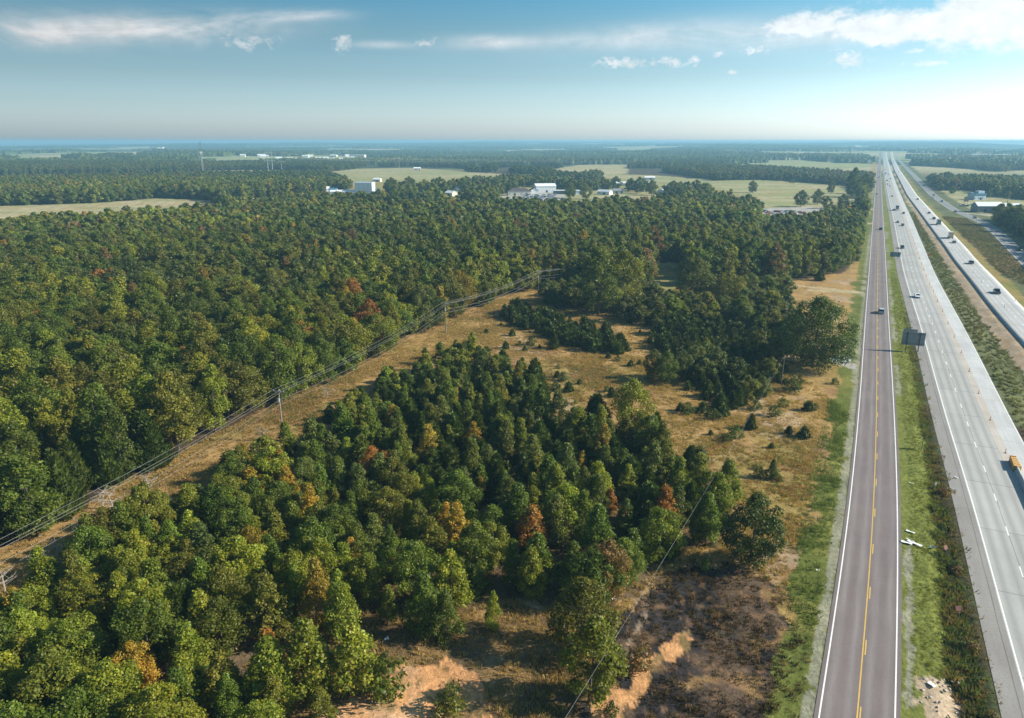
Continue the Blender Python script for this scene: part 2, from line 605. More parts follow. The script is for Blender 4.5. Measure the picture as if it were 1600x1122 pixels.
LITTER = poly([(430, 1000), (560, 945), (740, 950), (880, 960), (960, 1000), (960, 1400), (300, 1400), (430, 1100)])


def cols_of(name):
    return {
        'floor': (0.075, 0.052, 0.030), 'dry': (0.345, 0.215, 0.083), 'dry2': (0.26, 0.195, 0.058), 'rust': (0.25, 0.135, 0.065), 'green': (0.125, 0.142, 0.030),
        'mown': (0.165, 0.180, 0.040), 'dkgreen': (0.075, 0.090, 0.034), 'brush': (0.085, 0.070, 0.035), 'soil': (0.58, 0.30, 0.13), 'pale': (0.42, 0.32, 0.22),
        'burn': (0.036, 0.031, 0.030), 'burn2': (0.135, 0.088, 0.055), 'field': (0.27, 0.27, 0.115), 'tan': (0.40, 0.33, 0.19), 'gravel': (0.36, 0.33, 0.29),
        'median': (0.125, 0.130, 0.055), 'canopy': (0.045, 0.06, 0.022)}[name]


def make_ground():
    rr = []
    r = 8.0
    while r < 13800:
        rr.append(r)
        r += max(0.55, r * 0.0068)
    rr.append(13900)
    rr = np.array(rr)
    a = np.concatenate([np.arange(-50, 50.01, 0.2), np.arange(53, 310, 4.0)])
    a = np.radians(a)
    n, m = len(rr), len(a)
    RR, AA = np.meshgrid(rr, a, indexing='ij')
    X = (RR * np.sin(AA)).ravel(); Y = (RR * np.cos(AA)).ravel()
    r = np.hypot(X, Y)
    Z = height(X, Y)
    lat = X * road_dir[1] - Y * road_dir[0]
    sel = (lat > -90) & (lat < 420) & (r < 5000) & (Y > -150)
    offs = []
    for Q, _, _ in ROADS:
        o = np.full(X.shape, 9999.0)
        s, al, end = signed_off(X[sel], Y[sel], Q)
        s = np.where(end, 9999.0, s)
        o[sel] = s
        offs.append(o)
    oF, oH, oG, oS = offs
    n1 = fbm(X / 6.0, Y / 6.0, 1, 4); n2 = fbm(X / 1.6, Y / 1.6, 2, 3); n3 = fbm(X / 25.0, Y / 25.0, 3, 4); n4 = fbm(X / 70, Y / 70, 31, 3)
    near = sst(1500, 600, r)
    jx = X + (n1 - 0.5) * 7 * near + (n2 - 0.5) * 2 * near; jy = Y + (fbm(X / 6.0, Y / 6.0, 41, 4) - 0.5) * 7 * near
    col = np.zeros((len(X), 3)); col[:] = cols_of('floor')

    def put(mask, name, a=1.0):
        nonlocal col
        m_ = (np.asarray(mask, float) * a)[:, None]
        col = col * (1 - m_) + np.array(cols_of(name)) * m_

    def inp(P):
        return inpoly(jx, jy, P).astype(float)
    # far country under the canopy, with pale clearings
    far = sst(1300, 2000, r)
    put(far, 'canopy')
    cmask = clearings(X, Y)
    put(far * cmask, 'field'); put(far * cmask * (vnoise(X / 330, Y / 500, 98) > 0.5), 'tan', 0.8)
    behind = (Y < 40).astype(float)
    put(behind, 'dry')
    op = inp(OPEN)
    put(op, 'dry')
    put(op * sst(0.45, 0.62, n3), 'dry2', 0.75)
    put(op * sst(0.55, 0.70, fbm(X / 11, Y / 11, 51, 4)), 'rust', 0.7)
    put(op * sst(0.62, 0.74, fbm(X / 14, Y / 14, 61, 4)), 'pale', 0.55)
    put(inp(T1), 'floor', 0.75)
    put(inp(MF), 'floor', 0.7)
    put(inp(CTH), 'floor', 0.5)
    lt = inp(LITTER)
    put(lt, 'floor', 0.8)
    put(lt * sst(0.45, 0.6, n1), 'dry', 0.45)
    # power line strip
    sP, alP, eP = signed_off(X, Y, np.stack([np.interp(np.linspace(0, 1, 120), np.linspace(0, 1, len(P_LINE)), P_LINE[:, c]) for c in (0, 1)], 1))
    st = ((sP + (n1 - 0.5) * 3 > -9.0) & (sP < 17) & ~eP & (Y < 290) & (Y > 20)).astype(float)
    put(st, 'dry')
    put(st * sst(0.45, 0.6, n3), 'rust', 0.6)
    put(st * sst(0.58, 0.7, fbm(X / 4, Y / 4, 71, 4)), 'dry2', 0.8)
    # scorched patch and bare soil
    bu = inp(BURN)
    put(bu, 'burn')
    put(bu * sst(0.50, 0.64, n1), 'burn2', 0.75)
    put(bu * sst(0.62, 0.72, fbm(X / 5, Y / 3, 81, 4)), 'dry', 0.6)
    put(bu * sst(0.60, 0.66, fbm(X / 0.9, Y / 0.9, 91, 3)), 'rust', 0.5)
    for P_ in (SOIL, SOIL2):
        s_ = inp(P_)
        put(s_, 'soil'); put(s_ * sst(0.55, 0.75, n1), 'pale', 0.5)
        put(s_ * sst(0.62, 0.68, fbm(X / 1.3, Y / 1.3, 93, 3)), 'dkgreen', 0.7)
    # an old wheel rut of pale soil
    put(bu * sst(55, 62, X + (n1 - 0.5) * 16) , 'burn', 0.85)
    rut = poly([(1008, 940), (1016, 942), (1006, 975), (985, 1020), (978, 1018), (996, 975)])
    put(inpoly(X + (n1 - .5) * 2, Y + (n2 - .5) * 2, rut), 'pale', 0.55)
    # fields beyond
    for P_, c1, c2 in ((FIELD1, 'tan', 'field'), (TRACK, 'tan', 'gravel'), (FIELD2, 'field', 'tan'), (FIELD3, 'tan', 'field'), (FIELD4, 'field', 'tan'), (FIELD5, 'field', 'tan'), (SMALLCL, 'dry2', 'field'),
                       (TOWN, 'field', 'dry2'), (YARD, 'field', 'tan'), (RIGHTYARD, 'field', 'tan')):
        f_ = inpoly(X + (n1 - .5) * 14, Y + (n2 - .5) * 14 + (n3 - .5) * 20, P_).astype(float)
        put(f_, c1); put(f_ * sst(0.4, 0.65, fbm(X / 60, Y / 22, 13, 4)), c2, 0.75); put(f_ * (0.5 + 0.5 * np.sin((X + 0.25 * Y + 6 * n3) * 0.55)) ** 2, 'green', 0.22); put(f_ * sst(0.58, 0.66, fbm(X / 18, Y / 30, 14, 3)), 'dry', 0.3)
    put(inpoly(X, Y, poly([(780, 318), (786, 304), (830, 300), (880, 301), (885, 312), (860, 320), (800, 320)])), 'gravel')
    put(inpoly(X, Y, LOT), 'gravel')
    # corridor of the roads
    cor = (oF > -9.5 + (n1 - 0.5) * 3) & (oF < 400) & (oS < 14)
    inter = cor & (oF > 0)
    put(inter.astype(float), 'median')
    put(inter * sst(0.48, 0.62, n3), 'dkgreen', 0.45)
    put(inter * sst(0.55, 0.68, n4), 'brush', 0.6)
    left = (oF > -9.0 + (n1 - 0.5) * 5) & (oF <= 0)
    put(left.astype(float), 'green'); put(left * sst(0.5, 0.65, n1), 'dry2', 0.25)
    mow = (oF > 0) & (oF < 9.3 + (n1 - 0.5) * 2.0)
    put(mow.astype(float), 'mown'); put(mow * sst(0.50, 0.66, n1), 'green', 0.6)
    ditch = (oF >= 9.3 + (n1 - 0.5) * 2.0) & (oH < -2.6)
    put(ditch.astype(float), 'brush'); put(ditch * sst(0.5, 0.62, n1), 'dkgreen', 0.8)
    put((ditch | mow) * inp(SOIL3), 'pale')
    gv = ((np.abs(oF + 4.7 + (n2 - 0.5) * 0.9) < 0.30 + 0.7 * n1) & (n2 > 0.25)) | ((np.abs(oF - 4.9 + (n2 - 0.5) * 0.9) < 0.9 * n1) & (n3 > 0.52))
    put(gv.astype(float), 'gravel', 0.5)
    # strip of graded soil beside the raised carriageway
    wid = np.interp(r, [150, 350, 900, 2500], [6.5, 4.5, 3.0, 2.0])
    gs = (oG < 0.5) & (oG > -wid + (n1 - 0.5) * 3.5)
    put(gs.astype(float), 'pale'); put(gs * sst(0.5, 0.7, n2), 'dry', 0.5)
    rg = (oG > 10) & (oG < 15.5 + (n1 - 0.5) * 4)
    put(rg.astype(float), 'mown'); put(rg * sst(0.45, 0.6, n3), 'dry', 0.55)
    br = inp(BRUSH); put(br * (oG > 15), 'brush'); put(br * (oG > 15) * sst(0.5, 0.6, n3), 'rust', 0.35)
    # roads' own ground
    drv = inpoly(X, Y, poly([(1306, 566), (1338, 568), (1339, 578), (1310, 571)]))
    put(drv, 'gravel')
    for px_ in ([(1262, 452), (1350, 456), (1350, 459), (1260, 455)], [(1236, 444), (1352, 456.0), (1352, 458.5), (1236, 447)], [(1340, 348), (1364, 348), (1364, 350.5), (1340, 350)], [(1342, 326), (1367, 326), (1367, 328.5), (1342, 328)]):
        put(inpoly(X, Y, poly(px_)), 'tan', 0.85)
    col *= (0.80 + 0.40 * n2)[:, None] * (0.85 + 0.3 * n1)[:, None]
    # relief: hummocks in the rough, a shallow ditch, level under pavement
    rough = np.ones(X.shape)
    for o, (Q, a0, a1) in zip(offs, ROADS):
        rough *= 1 - ((o > a0 - 1.5) & (o < a1 + 1.5))
    rel = (n1 - 0.5) * 0.9 + (n2 - 0.5) * 0.5
    Z = Z + np.where(r < 700, rel * rough * 0.5, 0)
    dd = np.clip(np.minimum(oF - 7.5, -3.4 - oH), 0, 3.0)
    Z = Z - np.where((oF > 7.5) & (oH < -3.4), dd * 0.35, 0)
    med = np.clip(np.minimum(oH - 14.0, -1.5 - oG), 0, 6)
    Z = Z - np.where((oH > 14) & (oG < -1.5), med * 0.22, 0)
    Z = Z - 0.03
    V = np.stack([X, Y, Z], 1)
    idx = np.arange(n * m).reshape(n, m)
    A = idx[:-1, :]; B = idx[1:, :]
    A2 = np.roll(A, -1, 1); B2 = np.roll(B, -1, 1)
    F = np.stack([A.ravel(), B.ravel(), B2.ravel(), A2.ravel()], 1)
    # centre disc
    V = np.vstack([V, [0, 0, -0.03]])
    me = mesh_np('ground', V, F[:, ::-1].copy())
    fattr(me, 'zone', np.vstack([col, cols_of('dry')]), 'POINT', 'FLOAT_COLOR')
    m_, k, out = mat('ground_cover')
    at = k.n('ShaderNodeAttribute', attribute_name='zone')
    g = k.n('ShaderNodeNewGeometry')
    a = k.noise(g.outputs['Position'], 1.4, 7, 0.72, 0.4)
    b = k.noise(g.outputs['Position'], 0.16, 5, 0.6)
    f = k.math('MULTIPLY', k.mapr(a, 0.25, 0.75, 0.50, 1.5), k.mapr(b, 0.3, 0.7, 0.82, 1.18))
    vm = k.n('ShaderNodeVectorMath', operation='SCALE')
    k.l(at.outputs['Color'], vm.inputs[0]); k.l(f, vm.inputs['Scale'])
    p = k.n('ShaderNodeBsdfPrincipled')
    k.l(vm.outputs[0], p.inputs['Base Color'])
    p.inputs['Roughness'].default_value = 0.95; p.inputs['Specular IOR Level'].default_value = 0.1
    bp = k.n('ShaderNodeBump'); bp.inputs['Strength'].default_value = 0.8; bp.inputs['Distance'].default_value = 0.35
    k.l(a, bp.inputs['Height']); k.l(bp.outputs[0], p.inputs['Normal'])
    k.l(p.outputs[0], out.inputs[0])
    me.materials.append(m_)
    me.polygons.foreach_set('use_smooth', np.ones(len(me.polygons), bool))
    return link('ground', me, kind='structure')


make_ground()

# ================================================================== ROADS


def ribbon_mesh(name, Q, offs, z, material, skirt=None):
    """offs: offsets across; attributes: uv = (offset across, distance along) in metres"""
    d = np.r_[0, np.cumsum(np.hypot(*np.diff(Q, axis=0).T))]
    cols = [offset(Q, o) for o in offs]
    V = []; UV = []
    n, m = len(Q), len(offs)
    for j, c in enumerate(cols):
        V.append(np.c_[c, height(c[:, 0], c[:, 1]) + z])
        UV.append(np.c_[np.full(n, offs[j]), d, np.zeros(n)])
    V = np.concatenate(V); UV = np.concatenate(UV)
    F = []
    for j in range(m - 1):
        i = np.arange(n - 1)
        F.append(np.stack([j * n + i, (j + 1) * n + i, (j + 1) * n + i + 1, j * n + i + 1], 1))
    F = np.concatenate(F)
    if skirt:
        b = len(V)
        lo = V[:n].copy(); lo[:, 2] -= skirt
        ro = V[(m - 1) * n:m * n].copy(); ro[:, 2] -= skirt
        V = np.concatenate([V, lo, ro]); UV = np.concatenate([UV, UV[:n], UV[(m - 1) * n:m * n]])
        i = np.arange(n - 1)
        F = np.concatenate([F, np.stack([b + i, i, i + 1, b + i + 1], 1), np.stack([(m - 1) * n + i, b + n + i, b + n + i + 1, (m - 1) * n + i + 1], 1)])
    me = mesh_np(name, V, F)
    fattr(me, 'road_uv', UV, 'POINT', 'FLOAT_VECTOR')
    me.materials.append(material)
    return me


def road_mat(name, base, base2, tracks, track_col, track_w=0.42, joints=None, grain=0.12, rough=0.85, seam=()):
    m, k, out = mat(name)
    at = k.n('ShaderNodeAttribute', attribute_name='road_uv')
    sx = k.n('ShaderNodeSeparateXYZ'); k.l(at.outputs['Vector'], sx.inputs[0])
    u, v = sx.outputs[0], sx.outputs[1]
    g = k.n('ShaderNodeNewGeometry')
    cb = k.n('ShaderNodeCombineXYZ')
    k.l(u, cb.inputs[0]); k.l(k.math('MULTIPLY', v, 0.06), cb.inputs[1])
    long_ = k.noise(cb.outputs[0], 1.3, 5, 0.6)
    blot = k.noise(g.outputs['Position'], 0.12, 5, 0.6)
    fine = k.noise(g.outputs['Position'], 3.5, 6, 0.75)
    col = k.mix(k.mapr(blot, 0.35, 0.65), base, base2)
    t = None
    for c in tracks:
        q = k.math('DIVIDE', k.math('ABSOLUTE', k.math('SUBTRACT', u, c)), track_w)
        e = k.math('EXPONENT', k.math('MULTIPLY', k.math('MULTIPLY', q, q), -1.0))
        t = e if t is None else k.math('ADD', t, e)
    if t is not None:
        col = k.mix(k.math('MULTIPLY', t, k.mapr(long_, 0.2, 0.8, 0.35, 1.0), clamp=True), col, track_col)
    if joints:
        fr = k.math('FRACT', k.math('DIVIDE', v, joints))
        jn = k.math('LESS_THAN', fr, 0.018)
        col = k.mix(k.math('MULTIPLY', jn, 0.45), col, tuple(c * 0.45 for c in base))
    for sm in seam:
        w = k.math('LESS_THAN', k.math('ABSOLUTE', k.math('SUBTRACT', k.math('ADD', u, k.math('MULTIPLY', k.math('SUBTRACT', long_, 0.5), 0.25)), sm)), 0.06)
        col = k.mix(k.math('MULTIPLY', w, 0.6), col, tuple(c * 0.35 for c in base))
    # slabs and paving lots differ a little in tone
    wn = k.n('ShaderNodeTexWhiteNoise', noise_dimensions='2D')
    cb3 = k.n('ShaderNodeCombineXYZ')
    k.l(k.math('FLOOR', k.math('DIVIDE', k.math('ADD', u, 0.05), 3.72)), cb3.inputs[0]); k.l(k.math('FLOOR', k.math('DIVIDE', v, joints or 67.0)), cb3.inputs[1])
    k.l(cb3.outputs[0], wn.inputs['Vector'])
    lot = k.mapr(wn.outputs['Value'], 0.0, 1.0, 0.93, 1.05) if joints else k.mapr(wn.outputs['Value'], 0.0, 1.0, 0.97, 1.03)
    # dark drips down the middle of each lane, and odd stains
    st = k.mapr(k.noise(g.outputs['Position'], 0.55, 6, 0.7), 0.62, 0.78)
    col = k.mix(k.math('MULTIPLY', st, 0.35), col, tuple(c * 0.5 for c in base))
    # crack sealer and transverse cracks
    vo = k.n('ShaderNodeTexVoronoi', feature='DISTANCE_TO_EDGE')
    vo.inputs['Scale'].default_value = 0.10
    k.l(g.outputs['Position'], vo.inputs['Vector'])
    cr = k.math('MULTIPLY', k.math('LESS_THAN', k.math('ADD', vo.outputs['Distance'], k.math('MULTIPLY', fine, 0.01)), 0.0075), 0.16)
    col = k.mix(cr, col, tuple(c * 0.5 for c in base))
    vm = k.n('ShaderNodeVectorMath', operation='SCALE')
    k.l(col, vm.inputs[0]); k.l(k.math('MULTIPLY', k.math('MULTIPLY', k.mapr(fine, 0.25, 0.75, 1 - grain, 1 + grain), k.mapr(long_, 0.25, 0.75, 0.90, 1.09)), lot), vm.inputs['Scale'])
    p = k.n('ShaderNodeBsdfPrincipled')
    k.l(vm.outputs[0], p.inputs['Base Color'])
    p.inputs['Roughness'].default_value = rough; p.inputs['Specular IOR Level'].default_value = 0.25
    k.l(p.outputs[0], out.inputs[0])
    return m


M_ASPH = road_mat('worn_asphalt', (0.162, 0.128, 0.124), (0.190, 0.155, 0.145), (-2.75, -0.95, 0.95, 2.75), (0.235, 0.205, 0.195), 0.42)
M_CONC = road_mat('grey_concrete', (0.385, 0.375, 0.350), (0.425, 0.415, 0.390), (0.95, 2.75, 4.65, 6.45), (0.27, 0.262, 0.245), 0.45, joints=18.3, seam=(3.75, 7.45))
M_SHLD = road_mat('shoulder_paving', (0.235, 0.215, 0.195), (0.275, 0.255, 0.235), (), (0.2, 0.2, 0.2), seam=(-0.9,), grain=0.2)
M_NEWC = road_mat('new_concrete', (0.47, 0.465, 0.45), (0.52, 0.515, 0.50), (), (0.4, 0.4, 0.4), joints=9.0, grain=0.06)
M_STRIP = road_mat('dusty_joint_strip', (0.42, 0.36, 0.30), (0.50, 0.45, 0.40), (), (0.3, 0.3, 0.3), grain=0.25)
M_H2 = road_mat('pale_concrete', (0.44, 0.43, 0.415), (0.50, 0.49, 0.475), (2.3, 4.1, 6.1, 7.9), (0.34, 0.33, 0.315), 0.5, joints=18.3, grain=0.08, seam=(5.1,))
M_SERV = road_mat('bluish_asphalt', (0.20, 0.205, 0.210), (0.24, 0.24, 0.245), (-2.7, -0.9, 0.9, 2.7), (0.17, 0.175, 0.18), 0.45)
M_WHITE = simple('white_road_paint', (0.78, 0.77, 0.73), 0.7, noise=0.12, scale=1.5)
M_YELLOW = simple('yellow_road_paint', (0.62, 0.40, 0.09), 0.7, noise=0.12, scale=1.5)
M_GRAVELM = simple('gravel_track', (0.40, 0.37, 0.32), 0.95, noise=0.3, scale=2.0)


def fine(Q, n=3, upto=900):
    """more cross rows near the camera"""
    return Q


def on_line(Q, o, s, z=0.0):
    """matrix at offset o and distance s along line Q, x axis = right, y axis = away"""
    d = np.r_[0, np.cumsum(np.hypot(*np.diff(Q, axis=0).T))]
    T = tangent(Q)
    tx, ty = np.interp(s, d, T[:, 0]), np.interp(s, d, T[:, 1])
    L = math.hypot(tx, ty); tx /= L; ty /= L
    x, y = np.interp(s, d, Q[:, 0]) + ty * o, np.interp(s, d, Q[:, 1]) - tx * o
    return x, y, math.atan2(-tx, ty)


def along(Q, px, py, z=0.0):
    """(offset, distance along) on line Q of the ground point seen at a pixel"""
    x, y = G(px, py, z)
    d = np.r_[0, np.cumsum(np.hypot(*np.diff(Q, axis=0).T))]
    i = int(np.argmin(np.hypot(Q[:, 0] - x, Q[:, 1] - y)))
    T = tangent(Q)[i]
    dx, dy = x - Q[i, 0], y - Q[i, 1]
    return dx * T[1] - dy * T[0], d[i] + dx * T[0] + dy * T[1]


def dashes(road, Q, o, L, period, phase, upto, w, material, z):
    me = bpy.data.meshes.new('lane_dash')
    me.from_pydata([(-w / 2, -L / 2, 0), (w / 2, -L / 2, 0), (w / 2, L / 2, 0), (-w / 2, L / 2, 0)], [], [(0, 1, 2, 3)])
    me.materials.append(material)
    s = phase % period
    while s < upto:
        x, y, rz = on_line(Q, o, s)
        d = link('lane_dash', me, road)
        d.location = (x, y, z); d.rotation_euler = (0, 0, rz)
        s += period


froad = link('frontage_road', ribbon_mesh('frontage_road', F_LINE, np.linspace(-4.05, 4.05, 10), 0.02, M_ASPH), kind='structure', label='two lane frontage road of worn brownish asphalt with yellow centre line')
link('edge_line', ribbon_mesh('edge_line', F_LINE, [-3.62, -3.46], 0.026, M_WHITE), froad)
link('edge_line', ribbon_mesh('edge_line', F_LINE, [3.46, 3.62], 0.026, M_WHITE), froad)
link('centre_line', ribbon_mesh('centre_line', F_LINE, [-0.07, 0.07], 0.026, M_YELLOW), froad)
o0, s0 = along(F_LINE, 1366, 801)
dashes(froad, F_LINE, 0.27, 3.0, 12.2, s0, 560, 0.14, M_YELLOW, 0.027)

hw1 = link('highway', ribbon_mesh('highway', H1_LINE, np.linspace(-0.2, 7.45, 8), 0.02, M_CONC), kind='structure', label='near carriageway of grey concrete with dashed lane line')
link('shoulder', ribbon_mesh('shoulder', H1_LINE, [-2.9, -2.2, -1.2, -0.2], 0.018, M_SHLD), hw1)
link('edge_line', ribbon_mesh('edge_line', H1_LINE, [-0.09, 0.09], 0.026, M_WHITE), hw1)
link('joint_strip', ribbon_mesh('joint_strip', H1_LINE, [7.45, 8.2, 9.0], 0.02, M_STRIP), hw1)
link('new_lane', ribbon_mesh('new_lane', H1_LINE, [9.0, 10.8, 12.7], 0.02, M_NEWC), hw1)
link('edge_line', ribbon_mesh('edge_line', H1_LINE, [12.45, 12.6], 0.026, M_WHITE), hw1)
o0, s0 = along(H1_LINE, 1554, 777)
dashes(hw1, H1_LINE, 3.72, 3.0, 12.19, s0, 520, 0.16, M_WHITE, 0.027)

hw2 = link('highway', ribbon_mesh('highway', H2_LINE, np.linspace(0, 10.6, 8), H2_Z, M_H2, skirt=0.6), kind='structure', label='far carriageway of pale concrete standing above its soil strip')
link('edge_line', ribbon_mesh('edge_line', H2_LINE, [10.2, 10.36], H2_Z + 0.006, M_WHITE), hw2)
link('edge_line', ribbon_mesh('edge_line', H2_LINE, [1.3, 1.42], H2_Z + 0.006, M_YELLOW), hw2)
dashes(hw2, H2_LINE, 5.1, 3.0, 12.19, 3.0, 560, 0.15, M_WHITE, H2_Z + 0.007)

srv = link('service_road', ribbon_mesh('service_road', S_LINE, np.linspace(-3.7, 3.7, 7), 0.02, M_SERV), kind='structure', label='bluish asphalt service road on the far right')
link('edge_line', ribbon_mesh('edge_line', S_LINE, [-3.5, -3.3], 0.027, M_WHITE), srv)
link('edge_line', ribbon_mesh('edge_line', S_LINE, [3.3, 3.5], 0.027, M_WHITE), srv)
link('centre_line', ribbon_mesh('centre_line', S_LINE, [-0.08, 0.08], 0.027, M_YELLOW), srv)
# side road past the white-roofed shed
side = np.array([G(1496, 332), G(1520, 334), G(1545, 337), G(1600, 341), G(1700, 347)])
side = np.stack([np.interp(np.linspace(0, 4, 60), range(5), side[:, c]) for c in (0, 1)], 1)
link('side_road', ribbon_mesh('side_road', side, [-2.6, 2.6], 0.012, M_GRAVELM), kind='structure')

# ================================================================== TREES
TINTS = {
    'dark green': (0.060, 0.084, 0.016), 'green': (0.088, 0.118, 0.018), 'grey-green': (0.098, 0.114, 0.034), 'olive': (0.116, 0.122, 0.021),
    'yellow-green': (0.155, 0.172, 0.022), 'golden': (0.230, 0.165, 0.028), 'orange': (0.230, 0.115, 0.032), 'rusty brown': (0.135, 0.090, 0.040),
    'cedar': (0.062, 0.086, 0.018)}
LEAVES = 0.0


def quads_from(P, N, size, aspect, rg, tri=False):
    """one small leaf-spray face at each P facing roughly N"""
    n = len(P)
    N = N / np.linalg.norm(N, axis=1)[:, None]
    t = rg.normal(size=(n, 3))
    A = t - (t * N).sum(1)[:, None] * N
    A /= np.linalg.norm(A, axis=1)[:, None] + 1e-9
    B = np.cross(N, A)
    s = size * (0.6 + 0.8 * rg.random(n))[:, None]
    a = A * s; b = B * s * aspect
    # slightly folded diamond
    fold = N * s * 0.18
    if tri:
        V = np.stack([P - a * .5 - b * .5, P - a * .5 + b * .5, P + a * .6], 1).reshape(-1, 3)
        return V, np.arange(3 * n).reshape(n, 3)
    V = np.stack([P - a * .55, P - b * .5 + fold, P + a * .55, P + b * .5 - fold], 1).reshape(-1, 3)
    return V, np.arange(4 * n).reshape(n, 4)


def lobes_for(shape, Hc, Wc, z0, n, rg):
    out = []
    for i in range(n):
        t = (i + 0.5) / n
        t = min(max(t + rg.normal() * 0.05, 0.03), 0.97)
        if shape == 'round':
            r = math.sqrt(max(0, 1 - (2 * t - 0.85) ** 2)) if t > 0.43 else 0.62 + 0.38 * math.sin(t / 0.43 * math.pi / 2)
        elif shape == 'young':
            r = min(1.0, 0.45 + t * 2.4) * (1 - t) ** 0.62
        elif shape == 'tall':
            r = min(1.0, 0.6 + t * 1.3) * (1 - t ** 2.6) ** 0.7
        else:
            r = (1 - t) ** 0.85
        ang = i * 2.399 + rg.normal() * 0.4
        rl = Wc * 0.5 * ((0.27 if n > 20 else 0.34) if n > 10 else 0.42) * (0.75 + 0.5 * rg.random()) * (0.65 + 0.35 * r)
        d = max(0.0, Wc * 0.5 * r - rl * 0.75) * (0.45 + 0.72 * rg.random() ** 0.6)
        out.append((math.cos(ang) * d, math.sin(ang) * d, z0 + Hc * t, rl))
    return np.array(out)


ICO = None


def ico():
    global ICO
    if ICO is None:
        bm = bmesh.new(); bmesh.ops.create_icosphere(bm, subdivisions=1, radius=1)
        V = np.array([v.co[:] for v in bm.verts]); F = np.array([[v.index for v in f.verts] for f in bm.faces]); bm.free()
        ICO = (V, F)
    return ICO


def crown_mesh(name, shape, Hc, Wc, z0, nl, nleaf, size, seed, aspect=0.62, core=False, material=None, loose=0.0, cs=0.74, cvv=0.8):
    rg = np.random.default_rng(seed)
    L = lobes_for(shape, Hc, Wc, z0, nl, rg)
    w = L[:, 3] ** 2; w /= w.sum()
    k = int(nleaf * 1.7)
    li = rg.choice(nl, k, p=w)
    D = rg.normal(size=(k, 3)); D[:, 2] = D[:, 2] + 0.25
    D /= np.linalg.norm(D, axis=1)[:, None]
    c = L[li, :3]; rl = L[li, 3]
    # small twig tufts inside each lobe: direction quantised so that leaves gather
    tuft = rg.normal(size=(nl * 14, 3)); tuft /= np.linalg.norm(tuft, axis=1)[:, None]
    ti = li * 14 + rg.integers(0, 14, k)
    D = D * 0.62 + tuft[ti] * 0.6
    D /= np.linalg.norm(D, axis=1)[:, None]
    rad = rl * (0.64 + 0.48 * rg.random(k) ** 0.8 + loose * rg.random(k))
    tr_ = 0.68 + 0.66 * rg.random(nl * 14)
    if size < 0.8: rad = rad * tr_[ti]
    P = c + D * rad[:, None] * np.array([1, 1, 1.12 if shape == 'young' else 0.9])
    # drop what is deep within other lobes
    dist = np.linalg.norm(P[:, None, :] - L[None, :, :3], axis=2) / L[None, :, 3]
    dist[np.arange(k), li] = 9
    keep = dist.min(1) > 0.55
    keep &= ~((D[:, 2] < -0.55) & (rg.random(k) < 0.5))
    ii = np.nonzero(keep)[0][:nleaf]
    P, D, li, ti = P[ii], D[ii], li[ii], ti[ii]
    N = D + rg.normal(size=D.shape) * 0.55 + np.array([0, 0, 0.35])
    V, F = quads_from(P, N, size, aspect, rg)
    lobev = 0.82 + 0.36 * rg.random(nl); tuftv = 0.85 + 0.3 * rg.random(nl * 14)
    v = lobev[li] * tuftv[ti] * ((0.62 + 0.76 * rg.random(len(ii))) if size < 0.8 else (0.85 + 0.3 * rg.random(len(ii))))
    h = 0.5 + rg.normal(size=len(ii)) * 0.012 - (tuftv[ti] - 1) * 0.10 - (lobev[li] - 1) * 0.03
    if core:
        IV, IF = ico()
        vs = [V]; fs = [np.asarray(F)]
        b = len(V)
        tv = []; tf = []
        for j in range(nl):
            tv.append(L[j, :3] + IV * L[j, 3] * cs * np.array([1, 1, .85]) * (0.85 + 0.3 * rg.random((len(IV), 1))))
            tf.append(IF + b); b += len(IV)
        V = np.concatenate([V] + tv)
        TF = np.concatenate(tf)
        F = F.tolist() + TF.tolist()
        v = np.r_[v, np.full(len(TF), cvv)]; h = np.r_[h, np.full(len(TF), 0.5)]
    me = mesh_np(name, V, F, (material or M_LEAF,))
    fattr(me, 'v', v); fattr(me, 'h', h)
    return me, L


